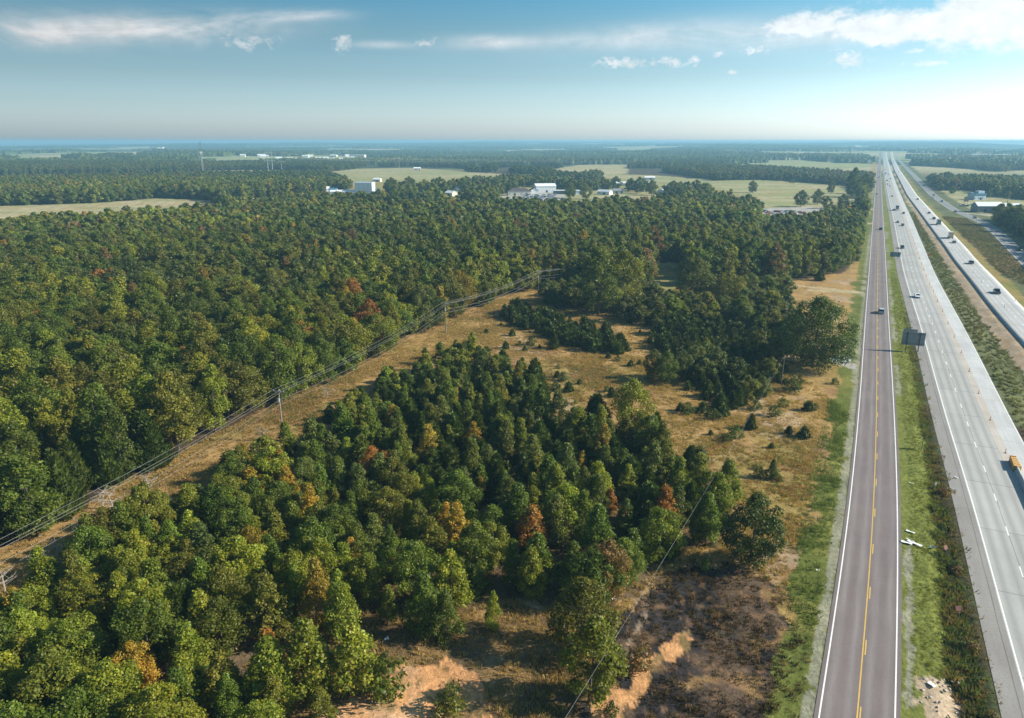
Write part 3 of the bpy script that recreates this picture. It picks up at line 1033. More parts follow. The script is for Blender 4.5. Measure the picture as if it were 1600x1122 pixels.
def cedar_mesh(name, Hc, Wc, z0, n, size, seed, core=False, blunt=0.8):
    rg = np.random.default_rng(seed)
    k = n
    t = 1 - (1 - rg.random(k)) ** 0.62
    t = np.clip(t, 0, 0.995)
    lob = 9
    ang = rg.random(k) * 2 * math.pi
    ph = rg.random(6) * 6
    r = (1 - t) ** blunt * np.minimum(1, 0.55 + t * 3.5)
    r = r * (1 + 0.16 * np.sin(ang * 3 + t * 9 + ph[0]) + 0.12 * np.sin(ang * 5 - t * 15 + ph[1]) + 0.10 * np.sin(t * 40 + ang * 2 + ph[2]))
    rr = Wc * 0.5 * r * (0.80 + 0.30 * rg.random(k))
    P = np.stack([np.cos(ang) * rr, np.sin(ang) * rr, z0 + Hc * t], 1)
    # each spray is an upright pointed blade leaning out
    out = np.stack([np.cos(ang), np.sin(ang), np.zeros(k)], 1)
    up = out * (0.45 + 0.4 * rg.random((k, 1))) + np.array([0, 0, 1.0]) + rg.normal(size=(k, 3)) * 0.22
    up /= np.linalg.norm(up, axis=1)[:, None]
    sd = np.cross(up, out + rg.normal(size=(k, 3)) * 0.5); sd /= np.linalg.norm(sd, axis=1)[:, None]
    s = size * (0.6 + 0.8 * rg.random(k))[:, None]
    V = np.stack([P - sd * s * 0.22, P + sd * s * 0.22, P + up * s], 1).reshape(-1, 3)
    F = np.arange(3 * k).reshape(k, 3)
    band = 0.75 + 0.5 * vnoise(ang * 1.6 + 10, t * 11, seed)
    v = band * (0.7 + 0.6 * rg.random(k)); h = 0.5 + rg.normal(size=k) * 0.012
    # inner body keeps the light out
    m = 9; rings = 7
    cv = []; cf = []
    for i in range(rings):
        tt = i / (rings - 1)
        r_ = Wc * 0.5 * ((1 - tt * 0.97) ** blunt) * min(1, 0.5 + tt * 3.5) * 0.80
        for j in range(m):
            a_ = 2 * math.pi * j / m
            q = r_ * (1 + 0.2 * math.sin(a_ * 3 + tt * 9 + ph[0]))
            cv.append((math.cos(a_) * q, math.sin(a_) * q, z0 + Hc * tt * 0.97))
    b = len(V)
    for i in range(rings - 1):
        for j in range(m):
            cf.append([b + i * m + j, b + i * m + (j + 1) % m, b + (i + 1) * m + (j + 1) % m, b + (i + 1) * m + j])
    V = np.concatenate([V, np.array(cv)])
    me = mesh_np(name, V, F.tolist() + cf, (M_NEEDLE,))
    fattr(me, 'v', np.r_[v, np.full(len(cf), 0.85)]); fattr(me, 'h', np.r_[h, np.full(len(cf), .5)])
    return me


def trunk_mesh(name, H, r, z_first, L, seed, nlimb=7, lean=0.25):
    rg = random.Random(seed)
    b = MB()
    p = Vector((0, 0, -0.3)); n = 5
    pts = [p]
    for i in range(1, n + 1):
        pts.append(Vector((rg.gauss(0, lean * 0.3) * i / n * 2, rg.gauss(0, lean * 0.3) * i / n * 2, H * i / n)))
    for i in range(n):
        b.bar(pts[i], pts[i + 1], r * (1 - i / n * 0.85), r * (1 - (i + 1) / n * 0.85), 6)
    if L is not None:
        idx = list(range(len(L))); rg.shuffle(idx)
        for j in idx[:nlimb]:
            e = Vector(L[j][:3]) * 0.92
            h = max(z_first, min(H * 0.9, e.z - L[j][3] * 1.4))
            f = h / H * n; i = min(int(f), n - 1)
            st = pts[i].lerp(pts[i + 1], f - i)
            mid = st.lerp(e, 0.5) + Vector((rg.gauss(0, .2), rg.gauss(0, .2), -0.15))
            rr_ = r * (1 - h / H * 0.8) * 0.5
            b.bar(st, mid, rr_, rr_ * 0.7, 5); b.bar(mid, e, rr_ * 0.7, rr_ * 0.25, 5)
    me = bpy.data.meshes.new(name)
    me.from_pydata(b.v, [], b.f); me.materials.append(M_BARK)
    me.update()
    return me


# unit trees: broad 10 m tall x 7.6 m, young 8 m x 4.6 m, tall 12 m x 6.2 m, cedar 5 m x 2.6 m
BROAD, YOUNG, TALL, CEDAR, SHRUB = [], [], [], [], []
c, L = crown_mesh('crown', 'round', 15.6, 17.6, 1.4, 64, 26000, 0.36, 91, core=False)
OAK = [(c, trunk_mesh('trunk', 15.0, 0.45, 2.0, L, 91, nlimb=22))]
for i in range(6):
    c, L = crown_mesh('crown', 'round', 8.3, 7.6, 1.2, 40, 9600, 0.27, 100 + i)
    BROAD.append((c, trunk_mesh('trunk', 8.6, 0.17, 1.8, L, i)))
for i in range(6):
    c, L = crown_mesh('crown', 'young', 7.4, 5.3, 0.7, 34, 6000, 0.235, 200 + i)
    YOUNG.append((c, trunk_mesh('trunk', 7.4, 0.10, 0.6, L, 20 + i)))
for i in range(5):
    c, L = crown_mesh('crown', 'tall', 10.6, 6.6, 1.4, 42, 8200, 0.285, 300 + i)
    TALL.append((c, trunk_mesh('trunk', 10.6, 0.18, 1.5, L, 40 + i)))
for i in range(6):
    CEDAR.append((cedar_mesh('crown', 5.0, 2.7 + 0.25 * (i % 3), 0.05, 2600, 0.34, 400 + i, blunt=(0.62, 0.8, 0.7)[i % 3]), trunk_mesh('trunk', 4.4, 0.08, 0.2, None, 60 + i)))
for i in range(4):
    c, L = crown_mesh('crown', 'round', 1.7, 2.3, 0.0, 9, 700, 0.20, 500 + i)
    SHRUB.append((c, None))
UNIT_H = {'oak': 18.3, 'broad': 9.8, 'young': 8.2, 'tall': 12.2, 'cedar': 5.2, 'shrub': 1.8}

# lighter forms for farther away
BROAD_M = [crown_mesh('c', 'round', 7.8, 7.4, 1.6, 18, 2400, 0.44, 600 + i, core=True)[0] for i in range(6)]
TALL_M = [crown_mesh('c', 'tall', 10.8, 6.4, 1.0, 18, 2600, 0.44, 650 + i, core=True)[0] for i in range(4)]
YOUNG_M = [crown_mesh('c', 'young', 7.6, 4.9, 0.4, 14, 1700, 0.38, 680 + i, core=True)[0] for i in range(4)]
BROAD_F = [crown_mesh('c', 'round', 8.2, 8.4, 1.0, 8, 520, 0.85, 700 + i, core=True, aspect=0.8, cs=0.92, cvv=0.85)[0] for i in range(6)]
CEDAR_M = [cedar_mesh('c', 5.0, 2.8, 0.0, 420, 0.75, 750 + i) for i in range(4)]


def wood_patch(seed):
    """a block of closed canopy 70 m across, many crowns joined"""
    rg = np.random.default_rng(seed)
    m = 30; sz = 78.0
    g = np.linspace(-sz / 2, sz / 2, m)
    X, Y = np.meshgrid(g, g, indexing='ij')
    X = X + rg.normal(size=X.shape) * 0.5; Y = Y + rg.normal(size=Y.shape) * 0.5
    Z = np.zeros_like(X)
    n = 90
    c = rg.random((n, 2)) * sz - sz / 2; hh = 9 + rg.random(n) * 6; rad = 3.6 + rg.random(n) * 3.2
    idb = np.zeros(X.shape, int)
    for i in range(n):
        d = ((X - c[i, 0]) ** 2 + (Y - c[i, 1]) ** 2) / rad[i] ** 2
        z = hh[i] * np.clip(1 - 0.42 * d, 0, 1)
        idb = np.where(z > Z, i, idb)
        Z = np.maximum(Z, z)
    edge = np.maximum(np.abs(X), np.abs(Y)) / (sz / 2)
    Z = np.maximum(Z, 6.0 + 0 * Z) * (edge < 0.97) - (edge >= 0.97) * 8
    Z += rg.normal(size=Z.shape) * 0.7
    V = np.stack([X.ravel(), Y.ravel(), Z.ravel()], 1)
    idx = np.arange(m * m).reshape(m, m)
    F = np.stack([idx[:-1, :-1].ravel(), idx[1:, :-1].ravel(), idx[1:, 1:].ravel(), idx[:-1, 1:].ravel()], 1)
    me = mesh_np('c', V, F, (M_LEAF,))
    bv = 0.65 + 0.7 * rg.random(n)
    fattr(me, 'v', (bv[idb[:-1, :-1]] * (0.8 + 0.4 * rg.random((m - 1, m - 1)))).ravel())
    fattr(me, 'h', 0.5 + (0.04 * (rg.random(n) - 0.55))[idb[:-1, :-1]].ravel())
    return me


PATCH = [wood_patch(800 + i) for i in range(5)]


def gn_scatter(name, meshes, pos, rot, scl, idx, tint, kind='stuff', label=None, category=None):
    """one object whose geometry nodes set one of MESHES on every point"""
    col = bpy.data.collections.new(name + '_kinds')
    for i, me in enumerate(meshes):
        o = bpy.data.objects.new('%s_kind' % name, me)
        o.name = '%s_kind_%03d' % (name, i)
        col.objects.link(o)
    n = len(pos)
    me = bpy.data.meshes.new(name)
    me.vertices.add(n)
    me.vertices.foreach_set('co', np.asarray(pos, np.float32).ravel())
    fattr(me, 'rot', rot, 'POINT', 'FLOAT_VECTOR'); fattr(me, 'scl', scl, 'POINT', 'FLOAT_VECTOR')
    fattr(me, 'kind', idx, 'POINT', 'INT'); fattr(me, 'tint', tint, 'POINT', 'FLOAT_COLOR')
    o = link(name, me, kind=kind, label=label)
    if category: o['category'] = category
    ng = bpy.data.node_groups.new(name, 'GeometryNodeTree')
    ng.interface.new_socket('Geometry', in_out='INPUT', socket_type='NodeSocketGeometry')
    ng.interface.new_socket('Geometry', in_out='OUTPUT', socket_type='NodeSocketGeometry')
    k = NT(ng)
    gi = k.n('NodeGroupInput'); go = k.n('NodeGroupOutput')
    ci = k.n('GeometryNodeCollectionInfo'); ci.inputs['Collection'].default_value = col
    ci.inputs['Separate Children'].default_value = True; ci.inputs['Reset Children'].default_value = True
    ip = k.n('GeometryNodeInstanceOnPoints'); ip.inputs['Pick Instance'].default_value = True

    def attr(nm, t):
        a = k.n('GeometryNodeInputNamedAttribute', data_type=t); a.inputs['Name'].default_value = nm
        return a.outputs[0]
    k.l(gi.outputs[0], ip.inputs['Points']); k.l(ci.outputs[0], ip.inputs['Instance'])
    k.l(attr('kind', 'INT'), ip.inputs['Instance Index'])
    k.l(attr('rot', 'FLOAT_VECTOR'), ip.inputs['Rotation'])
    k.l(attr('scl', 'FLOAT_VECTOR'), ip.inputs['Scale'])
    k.l(ip.outputs[0], go.inputs[0])
    md = o.modifiers.new('scatter', 'NODES'); md.node_group = ng
    return o


# ---------------------------------------------------------------- where trees stand
def in_view(x, y, h=12.0, pad=90):
    px, py, zc = PX(x, y, 0.0)
    tx, ty, _ = PX(x, y, h)
    return (zc > 4) & (px > -pad) & (px < 1600 + pad) & (ty < 1122 + 60)


trees = []       # x, y, kind, scale, sx, tint name, hero label


def pick_tint(kind, x, y, rg, zone):
    a = float(fbm(np.array([x / 45.0]), np.array([y / 45.0]), 301, 3)[0]); b = rg.random()
    if kind == 'cedar':
        return 'cedar'
    if zone == 'T1':
        px, py, _ = PX(x, y)
        warm = 0.10 if 700 < py < 900 and 380 < px < 1120 else 0.03
        if b < warm * 0.3: return 'orange'
        if b < warm: return 'golden'
        if b < warm + 0.10: return 'rusty brown' if (px > 800 and rg.random() < 0.35) else 'olive'
        if px < 640 and py > 900: return ['yellow-green', 'yellow-green', 'green', 'olive'][int(rg.random() * 4)]
        return ['green', 'yellow-green', 'green', 'grey-green', 'olive'][int(rg.random() * 5)]
    if zone == 'MF':
        return ['grey-green', 'green', 'yellow-green', 'olive', 'grey-green'][int(rg.random() * 5)]
    if b < 0.003: return 'orange'
    if b < 0.018: return 'golden'
    if b < 0.028: return 'rusty brown'
    if a > 0.60: return ['yellow-green', 'olive', 'green'][int(rg.random() * 3)]
    if a > 0.5: return ['olive', 'green', 'green', 'yellow-green'][int(rg.random() * 4)]
    if a > 0.42: return ['green', 'grey-green', 'olive', 'dark green'][int(rg.random() * 4)]
    return ['dark green', 'grey-green', 'green', 'olive'][int(rg.random() * 4)]


def hero(px, py, hpx, kind, tint, label, wide=1.0, cat=None):
    """a tree whose foot is at (px, py) and which stands hpx pixels tall in the photograph"""
    x, y = G(px, py)
    lo, hi = 0.5, 40
    for _ in range(30):
        m = (lo + hi) / 2
        if py - PX(x, y, m)[1] > hpx: hi = m
        else: lo = m
    s = lo / UNIT_H[kind]
    trees.append([x, y, kind, s, s * wide, tint, label, 'HERO'])


hero(1172, 882, 112, 'broad', 'dark green', 'lone dark green tree on the open slope beside the scorched patch', 0.95)
hero(1268, 572, 112, 'oak', 'dark green', 'huge spreading dark oak beside the frontage road, white truck under it', 1.0)
hero(985, 676, 84, 'broad', 'yellow-green', 'bright round tree at the top edge of the thicket, against the clearing', 0.92)
hero(908, 1022, 116, 'broad', 'olive', 'dense round olive tree behind the one on the bare slope', 1.0)
hero(920, 1096, 136, 'tall', 'yellow-green', 'sunlit tree at the left edge of the scorched patch, shadow across bare ground', 1.15)
hero(770, 984, 60, 'young', 'yellow-green', 'small lone sapling on the brown ground below the thicket', 0.8)
hero(606, 972, 58, 'young', 'yellow-green', 'small pointed sapling left of the round pair on brown ground', 0.9)
hero(665, 985, 92, 'young', 'green', 'left of two leaning green trees above the brown clearing', 1.15)
hero(697, 1000, 78, 'young', 'green', 'right of two leaning green trees above the brown clearing', 1.1)
hero(532, 1000, 108, 'young', 'yellow-green', 'slender pointed tree standing over the bottom clearing', 0.85)
hero(495, 980, 104, 'young', 'golden', 'pointed yellow tree next to the slender one over the bottom clearing', 0.9)
hero(560, 1085, 106, 'young', 'yellow-green', 'wide light green tree left of the orange bare soil', 1.35)
hero(606, 1092, 62, 'shrub', 'green', 'low green bush at the foot of the wide light tree by the orange soil', 0.7)
hero(705, 1112, 36, 'shrub', 'olive', 'small round olive bush alone on the orange bare soil', 1.0)
hero(490, 1090, 120, 'young', 'yellow-green', 'yellow-green tree at the bottom left of the brown clearing', 1.2)
hero(505, 1135, 60, 'young', 'olive', 'olive sapling cut by the lower picture edge near orange soil', 1.3)
hero(425, 1000, 100, 'young', 'olive', 'olive tree closing the left end of the brown clearing', 1.2)
hero(1040, 600, 50, 'broad', 'green', 'front tree of the small clump in the middle of the clearing', 0.85)
hero(1022, 592, 46, 'broad', 'grey-green', 'left tree of the small clump in the middle of the clearing', 0.9)
hero(1065, 592, 46, 'broad', 'grey-green', 'right tree of the small clump in the middle of the clearing', 0.9)
hero(1083, 476, 74, 'broad', 'grey-green', 'pale grey-green tree standing before the tiny yellow clearing', 1.0)
hero(1135, 478, 56, 'broad', 'olive', 'low wide olive tree right of the pale tree by the tiny clearing', 1.2)
hero(970, 478, 88, 'broad', 'yellow-green', 'large bright tree left of the tiny yellow clearing', 1.1)
hero(935, 492, 104, 'tall', 'green', 'large green tree behind the line of cedars', 1.15)
hero(865, 545, 30, 'cedar', 'cedar', 'pointed cedar at the upper left of the clearing', 1.0)
hero(835, 620, 62, 'cedar', 'cedar', 'pointed cedar at the left edge of the clearing above the thicket', 1.1)
hero(875, 672, 60, 'young', 'grey-green', 'dark rounded tree left of the bright round one at the thicket top', 1.3)
hero(930, 668, 56, 'cedar', 'cedar', 'cedar between the two round trees at the top of the thicket', 1.4)
hero(1280, 438, 17, 'cedar', 'cedar', 'dark cedar by the wood edge above the field tracks', 1.6)
hero(1150, 684, 18, 'shrub', 'green', 'bush in the tan field under the service wire', 1.0)
hero(1172, 670, 26, 'cedar', 'cedar', 'small cedar beside the bush under the service wire', 1.2)
hero(1135, 742, 26, 'cedar', 'cedar', 'cedar alone at the right tip of the thicket', 1.1)
hero(1190, 618, 30, 'broad', 'grey-green', 'small tree at the right foot of the cedar thicket', 1.2)
hero(1238, 612, 22, 'shrub', 'grey-green', 'round grey bush between cedar thicket and frontage road', 1.0)
hero(1210, 650, 16, 'shrub', 'dark green', 'dark bush in the field right of the cedars', 1.0)
hero(1222, 636, 14, 'shrub', 'green', 'low bush in the field just behind the dark one', 1.0)
hero(1232, 678, 14, 'cedar', 'cedar', 'tiny cedar casting a shadow in the tan field', 1.6)
hero(1205, 748, 30, 'young', 'green', 'small sapling in the dry field near the thicket tip', 1.2)
hero(1186, 745, 16, 'shrub', 'olive', 'low olive bush beside the sapling in the dry field', 1.0)
hero(1100, 890, 18, 'shrub', 'green', 'small green bush at the top rim of the scorched patch', .8)
hero(1000, 1045, 32, 'shrub', 'rusty brown', 'brown bush in the scorched patch right of the sunlit tree', 1.0)
hero(955, 1118, 22, 'shrub', 'dark green', 'dark bush at the bottom of the scorched patch', .7)
# pasture and yard trees far off
for (px, py, h, k, t, lb) in [(915, 311, 23, 'broad', 'yellow-green', 'bright round tree right of the low open shed'), (890, 310, 24, 'broad', 'green', 'round tree in front of the low open shed'),
                              (962, 297, 22, 'broad', 'dark green', 'left round yard tree east of the sheds'), (985, 298, 20, 'broad', 'dark green', 'second round yard tree east of the sheds'),
                              (1000, 302, 26, 'broad', 'dark green', 'third and broadest dark yard tree east of the sheds'), (1018, 305, 24, 'broad', 'grey-green', 'dark tree by the small white house'),
                              (1176, 301, 19, 'broad', 'dark green', 'lone tree on the left of the pale pasture'), (1238, 286, 7, 'shrub', 'dark green', 'tiny tree at the top rim of the pale pasture'),
                              (1251, 323, 26, 'broad', 'dark green', 'round tree in front of the pale pasture by the gravel lot'), (1277, 319, 24, 'broad', 'grey-green', 'pale round tree in the pasture corner'),
                              (1298, 303, 24, 'tall', 'dark green', 'tall narrow dark tree in the pasture corner'), (1291, 326, 20, 'broad', 'dark green', 'low wide dark tree right of the gravel lot'),
                              (1315, 325, 22, 'broad', 'dark green', 'forked dark tree near the tall pole'), (670, 305, 20, 'broad', 'green', 'pale tree below the green pasture'),
                              (640, 303, 28, 'broad', 'dark green', 'tall dark tree right of the white block building'), (612, 303, 26, 'broad', 'dark green', 'dark tree just right of the white block building'),
                              (1463, 290, 17, 'broad', 'dark green', 'left dark tree by the service road houses'), (1478, 288, 20, 'broad', 'dark green', 'broad dark tree above the service road'),
                              (1487, 303, 13, 'broad', 'dark green', 'low dark tree by the service road bend'), (1560, 352, 34, 'broad', 'green', 'large tree in front of the white-roofed shed'),
                              (1583, 362, 34, 'broad', 'dark green', 'dark tree on the right rim beside the white-roofed shed'), (1575, 311, 13, 'broad', 'olive', 'low tree behind the white-roofed shed'),
                              (1543, 309, 12, 'broad', 'dark green', 'bushy tree behind the blue-fronted store'), (1330, 308, 46, 'tall', 'dark green', 'tall dark tree beside the tall roadside pole'),
                              (1352, 303, 32, 'broad', 'dark green', 'roadside tree nearest the tall pole')]:
    hero(px, py, h, k, t, lb, 1.1)

HEROES = list(trees)
hx = np.array([[t[0], t[1], t[4] * {'oak': 9.5, 'broad': 3.4, 'young': 2.2, 'tall': 3.0, 'cedar': 1.4, 'shrub': 1.0}[t[2]]] for t in HEROES])
rg_ = random.Random(5)


def cells(x0, x1, y0, y1, c, jit=0.42):
    nx = int((x1 - x0) / c); ny = int((y1 - y0) / c)
    gx, gy = np.meshgrid(np.arange(nx), np.arange(ny), indexing='ij')
    gx = gx + (gy % 2) * 0.5
    X = x0 + (gx + 0.5 + (rng.random(gx.shape) - 0.5) * 2 * jit) * c
    Y = y0 + (gy + 0.5 + (rng.random(gx.shape) - 0.5) * 2 * jit) * c
    return X.ravel(), Y.ravel()


PQ = np.stack([np.interp(np.linspace(0, 1, 160), np.linspace(0, 1, len(P_LINE)), P_LINE[:, c]) for c in (0, 1)], 1)


def road_clear(X, Y, pad=6.0):
    """true where no carriageway or verge is"""
    lat = X * road_dir[1] - Y * road_dir[0]
    ok = np.ones(X.shape, bool)
    s = (lat > -120) & (lat < 460) & (np.hypot(X, Y) < 3600)
    for Q, a, b, pl, pr in ((F_LINE, 0, 0, 10.5, 30), (H1_LINE, 0, 13, 20, 16), (H2_LINE, 0, 11, 20, 16), (S_LINE, 0, 0, 13, 12)):
        so_, al, en = signed_off(X[s], Y[s], Q)
        bad = (so_ > a - pl) & (so_ < b + pr) & ~en
        t = np.zeros(X.shape, bool); t[s] = bad
        ok &= ~t
    return ok


# corridor polygon between frontage and service roads: keep free of wood
def corridor(X, Y):
    s = np.hypot(X, Y) < 3600
    o = np.zeros(X.shape, bool)
    a, _, e1 = signed_off(X[s], Y[s], F_LINE); b, _, e2 = signed_off(X[s], Y[s], S_LINE)
    t = (a > -2) & (b < 2) & ~e1
    o[s] = t
    return o


def scatter_zone():
    # near and middle wood, up to 1000 m
    X, Y = cells(-760, 700, 20, 1000, 5.3)
    r = np.hypot(X, Y)
    keep = in_view(X, Y, 14, 120) & (rng.random(len(X)) < np.interp(r, [300, 1000], [1.0, 0.62]))
    X, Y = X[keep], Y[keep]
    op = inpoly(X, Y, OPEN)
    t1 = inpoly(X, Y, T1); mf = inpoly(X, Y, MF); cth = inpoly(X, Y, CTH); cr = inpoly(X, Y, CR) | inpoly(X, Y, CR2)
    sP, _, eP = signed_off(X, Y, PQ)
    strip = (sP > -5.8) & (sP < 6.0) & ~eP & (Y < 292)
    right_of = (sP > -5.8) & ~eP & (Y < 292) & (Y > 15)
    none = np.zeros(X.shape, bool)
    for P_ in (SMALLCL, FIELD1, TRACK, FIELD2, FIELD3, FIELD4, FIELD5, LOT, YARD, RIGHTYARD, BLOCKFRONT):
        none |= inpoly(X, Y, P_)
    town = inpoly(X, Y, TOWN)
    tn = fbm(X / 30, Y / 30, 555, 2)
    clear = road_clear(X, Y) & ~corridor(X, Y)
    right = (X * road_dir[1] - Y * road_dir[0]) > 60
    rtree = inpoly(X, Y, RIGHTTREES)
    gapn = fbm(X / 9, Y / 9, 777, 2)
    for i in range(len(X)):
        x, y = X[i], Y[i]
        d = np.hypot(hx[:, 0] - x, hx[:, 1] - y)
        if (d < hx[:, 2] + 0.8).any():
            continue
        z = None
        if strip[i] and not mf[i]:
            continue
        if right_of[i] and not (t1[i] or mf[i] or cth[i] or cr[i]):
            continue
        if t1[i]:
            z = 'T1'
        elif mf[i]:
            z = 'MF'
        elif cth[i]:
            z = 'CTH'
        elif cr[i]:
            z = 'CR'
        elif op[i] or none[i] or not clear[i]:
            continue
        elif town[i]:
            if tn[i] < 0.57 or rg_.random() < 0.35: continue
            z = 'TOWN'
        elif right[i] and r_of(x, y) < 620 and not rtree[i]:
            continue
        else:
            z = 'LF'
        q = rg_.random()
        if z == 'LF' or z == 'TOWN':
            if gapn[i] < 0.24 and z == 'LF' and rg_.random() < 0.6: continue
            k = 'tall' if q < 0.38 else 'broad'
            px, py, _ = PX(x, y)
            if y < 130 and x < -48 and q > 0.5: k = 'cedar'
            s = (1.02 + 0.34 * rg_.random()) if k == 'tall' else (0.92 + 0.62 * rg_.random())
            if 1180 < px < 1345 and py < 420: s *= 0.75
            if k == 'cedar': s = 1.7 + rg_.random() * 0.7
            w = s * (0.92 + 0.3 * rg_.random())
        elif z == 'T1':
            px, py, _ = PX(x, y)
            ced = 0.62 if (620 < px < 1000 and 600 < py < 790) else (0.25 if px > 420 and py < 900 else 0.06)
            if py > 930 and px < 480: ced = 0.03
            if q < ced: k = 'cedar'; s = 0.95 + 0.6 * rg_.random(); w = s * (1.0 + 0.4 * rg_.random())
            elif q < ced + 0.45: k = 'young'; s = 0.72 + 0.4 * rg_.random(); w = s * (0.95 + 0.35 * rg_.random())
            else:
                k = 'broad'; s = 0.62 + 0.34 * rg_.random(); w = s * (0.85 + 0.3 * rg_.random())
            if 250 < px < 760 and float(signed_off(np.array([x]), np.array([y]), PQ)[0][0]) < 18: s *= 0.72
            if py < 640: s *= 0.85; w *= 0.9
        elif z == 'MF':
            if q < 0.3: k = 'cedar'; s = 0.8 + 0.5 * rg_.random(); w = s * 1.3
            else: k = 'broad'; s = 0.6 + 0.36 * rg_.random(); w = s * 1.12
        elif z == 'CTH':
            if q < 0.8: k = 'cedar'; s = 0.62 + 0.45 * rg_.random(); w = s * 1.4
            else: k = 'broad'; s = 0.5 + 0.25 * rg_.random(); w = s * 1.1
        else:
            k = 'cedar'; s = 0.6 + 0.5 * rg_.random(); w = s * 1.5
        trees.append([x, y, k, s, w, pick_tint(k, x, y, rg_, z), None, z])


def r_of(x, y):
    return math.hypot(x, y)


scatter_zone()
# more young trees between the crowns at the lower left
X, Y = cells(-75, 70, 25, 180, 4.0)
ok = inpoly(X, Y, T1) & in_view(X, Y, 8, 40)
sP, _, eP = signed_off(X, Y, PQ)
ok &= ~((sP > -5.8) & (sP < 6.0) & ~eP)
for x, y in zip(X[ok], Y[ok]):
    px, py, _ = PX(x, y)
    if rg_.random() > (0.55 if px < 600 else 0.3) or (np.hypot(hx[:, 0] - x, hx[:, 1] - y) < hx[:, 2] + .4).any(): continue
    s = 0.6 + 0.4 * rg_.random()
    trees.append([x, y, 'young', s, s * (1.0 + 0.3 * rg_.random()), pick_tint('young', x, y, rg_, 'T1'), None, 'T1'])
# extra fill of cedars between the broad crowns of the thicket and along its upper part
for P_, dens, zz in ((T1, 0.9, 'T1'), (CTH, 0.95, 'CTH'), (CR, 0.95, 'CR'), (CR2, 0.55, 'CR'), (MF, 0.35, 'MF')):
    lo = P_.min(0); hi = P_.max(0)
    X, Y = cells(max(lo[0], -75), min(hi[0], 130), max(lo[1], 25), min(hi[1], 330), 3.4)
    ok = inpoly(X, Y, P_) & in_view(X, Y, 6, 40)
    sP, _, eP = signed_off(X, Y, PQ)
    ok &= ~((sP > -5.8) & (sP < 6.0) & ~eP)
    for x, y in zip(X[ok], Y[ok]):
        px, py, _ = PX(x, y)
        d = dens
        if zz == 'T1':
            d = 0.62 if (560 < px < 1020 and 590 < py < 800) else 0.12
            if py > 900: d = 0.02
        if rg_.random() > d or (np.hypot(hx[:, 0] - x, hx[:, 1] - y) < hx[:, 2]).any():
            continue
        s = (0.45 + 0.5 * rg_.random())
        trees.append([x, y, 'cedar', s, s * (1.1 + 0.4 * rg_.random()), 'cedar', None, zz])
# young growth standing alone in the clearing and in the dry field: small cedars and bushes
small = [(783, 510), (800, 525), (812, 540), (790, 545), (760, 520), (873, 537), (892, 532), (905, 540), (918, 548), (820, 548), (843, 545), (830, 540), (930, 552), (950, 560), (965, 564), (999, 570), (985, 572),
         (868, 610), (888, 612), (905, 600), (880, 595), (870, 590), (1062, 642), (1075, 646), (1098, 645), (1090, 610), (1115, 655), (1130, 650), (1262, 642), (1272, 640), (1255, 684), (1244, 608), (1248, 600), (1205, 700),
         (1194, 620), (1180, 640), (1165, 632), (955, 620), (948, 612), (1000, 520), (985, 505), (1013, 508), (1035, 515), (1060, 560), (1050, 545), (1075, 610), (1110, 680), (1135, 690), (1218, 590), (1226, 600), (1305, 600)]
for i, (px, py) in enumerate(small):
    x, y = G(px, py)
    if i % 3 == 2:
        s = 0.6 + rg_.random() * 0.8
        trees.append([x, y, 'shrub', s, s * 1.1, ['green', 'grey-green', 'dark green'][i % 3], None, 'SM'])
    else:
        s = 0.24 + rg_.random() * 0.32
        trees.append([x, y, 'cedar', s, s * (1.3 + 0.5 * rg_.random()), 'cedar', None, 'SM'])
# bushes: along the ditch between the roads, on the brushy bank, at the wood's foot
for i in range(150):
    s_ = 40 + rg_.random() ** 1.6 * 420
    o_ = 10.5 + rg_.random() * 4.0
    x, y, _ = on_line(F_LINE, o_, s_ + 60)
    oh = float(signed_off(np.array([x]), np.array([y]), H1_LINE)[0][0])
    if oh > -3.6: continue
    s = 0.45 + rg_.random() * 0.55
    trees.append([x, y, 'shrub', s, s * 1.2, ['dark green', 'rusty brown', 'olive', 'green', 'rusty brown'][i % 5], None, 'DITCH'])
lo = BRUSH.min(0); hi = BRUSH.max(0)
for i in range(420):
    x = lo[0] + rg_.random() * (hi[0] - lo[0]); y = lo[1] + rg_.random() * (hi[1] - lo[1])
    if not inpoly(np.array([x]), np.array([y]), BRUSH)[0] or not road_clear(np.array([x]), np.array([y]))[0] or len([1 for t in trees if t[7] == 'BANK']) > 130: continue
    s = 0.7 + rg_.random() * 0.9
    trees.append([x, y, 'shrub', s, s * 1.2, ['olive', 'rusty brown', 'rusty brown', 'grey-green'][i % 4], None, 'BANK'])
for i in range(170):
    px = 600 + rg_.random() * 640; py = 500 + rg_.random() * 480
    x, y = G(px, py)
    if not inpoly(np.array([x]), np.array([y]), OPEN)[0] or any(inpoly(np.array([x]), np.array([y]), P_)[0] for P_ in (T1, BURN)): continue
    if rg_.random() < 0.5:
        continue
    s = 0.22 + rg_.random() * 0.35
    trees.append([x, y, 'shrub', s, s * 1.2, ['olive', 'grey-green', 'dark green', 'green'][i % 4], None, 'SM'])

# ---------------------------------------------------------------- individuals and masses
SETS = {'oak': OAK, 'broad': BROAD, 'young': YOUNG, 'tall': TALL, 'cedar': CEDAR, 'shrub': SHRUB}
NAMES = {'oak': ('oak_tree', 'tree'), 'broad': ('broadleaf_tree', 'tree'), 'young': ('sapling', 'young tree'), 'tall': ('oak_tree', 'tree'), 'cedar': ('cedar_tree', 'cedar'), 'shrub': ('shrub', 'shrub')}
LIMIT = {'oak': 5, 'broad': 260, 'young': 230, 'tall': 120, 'cedar': 290, 'shrub': 150}


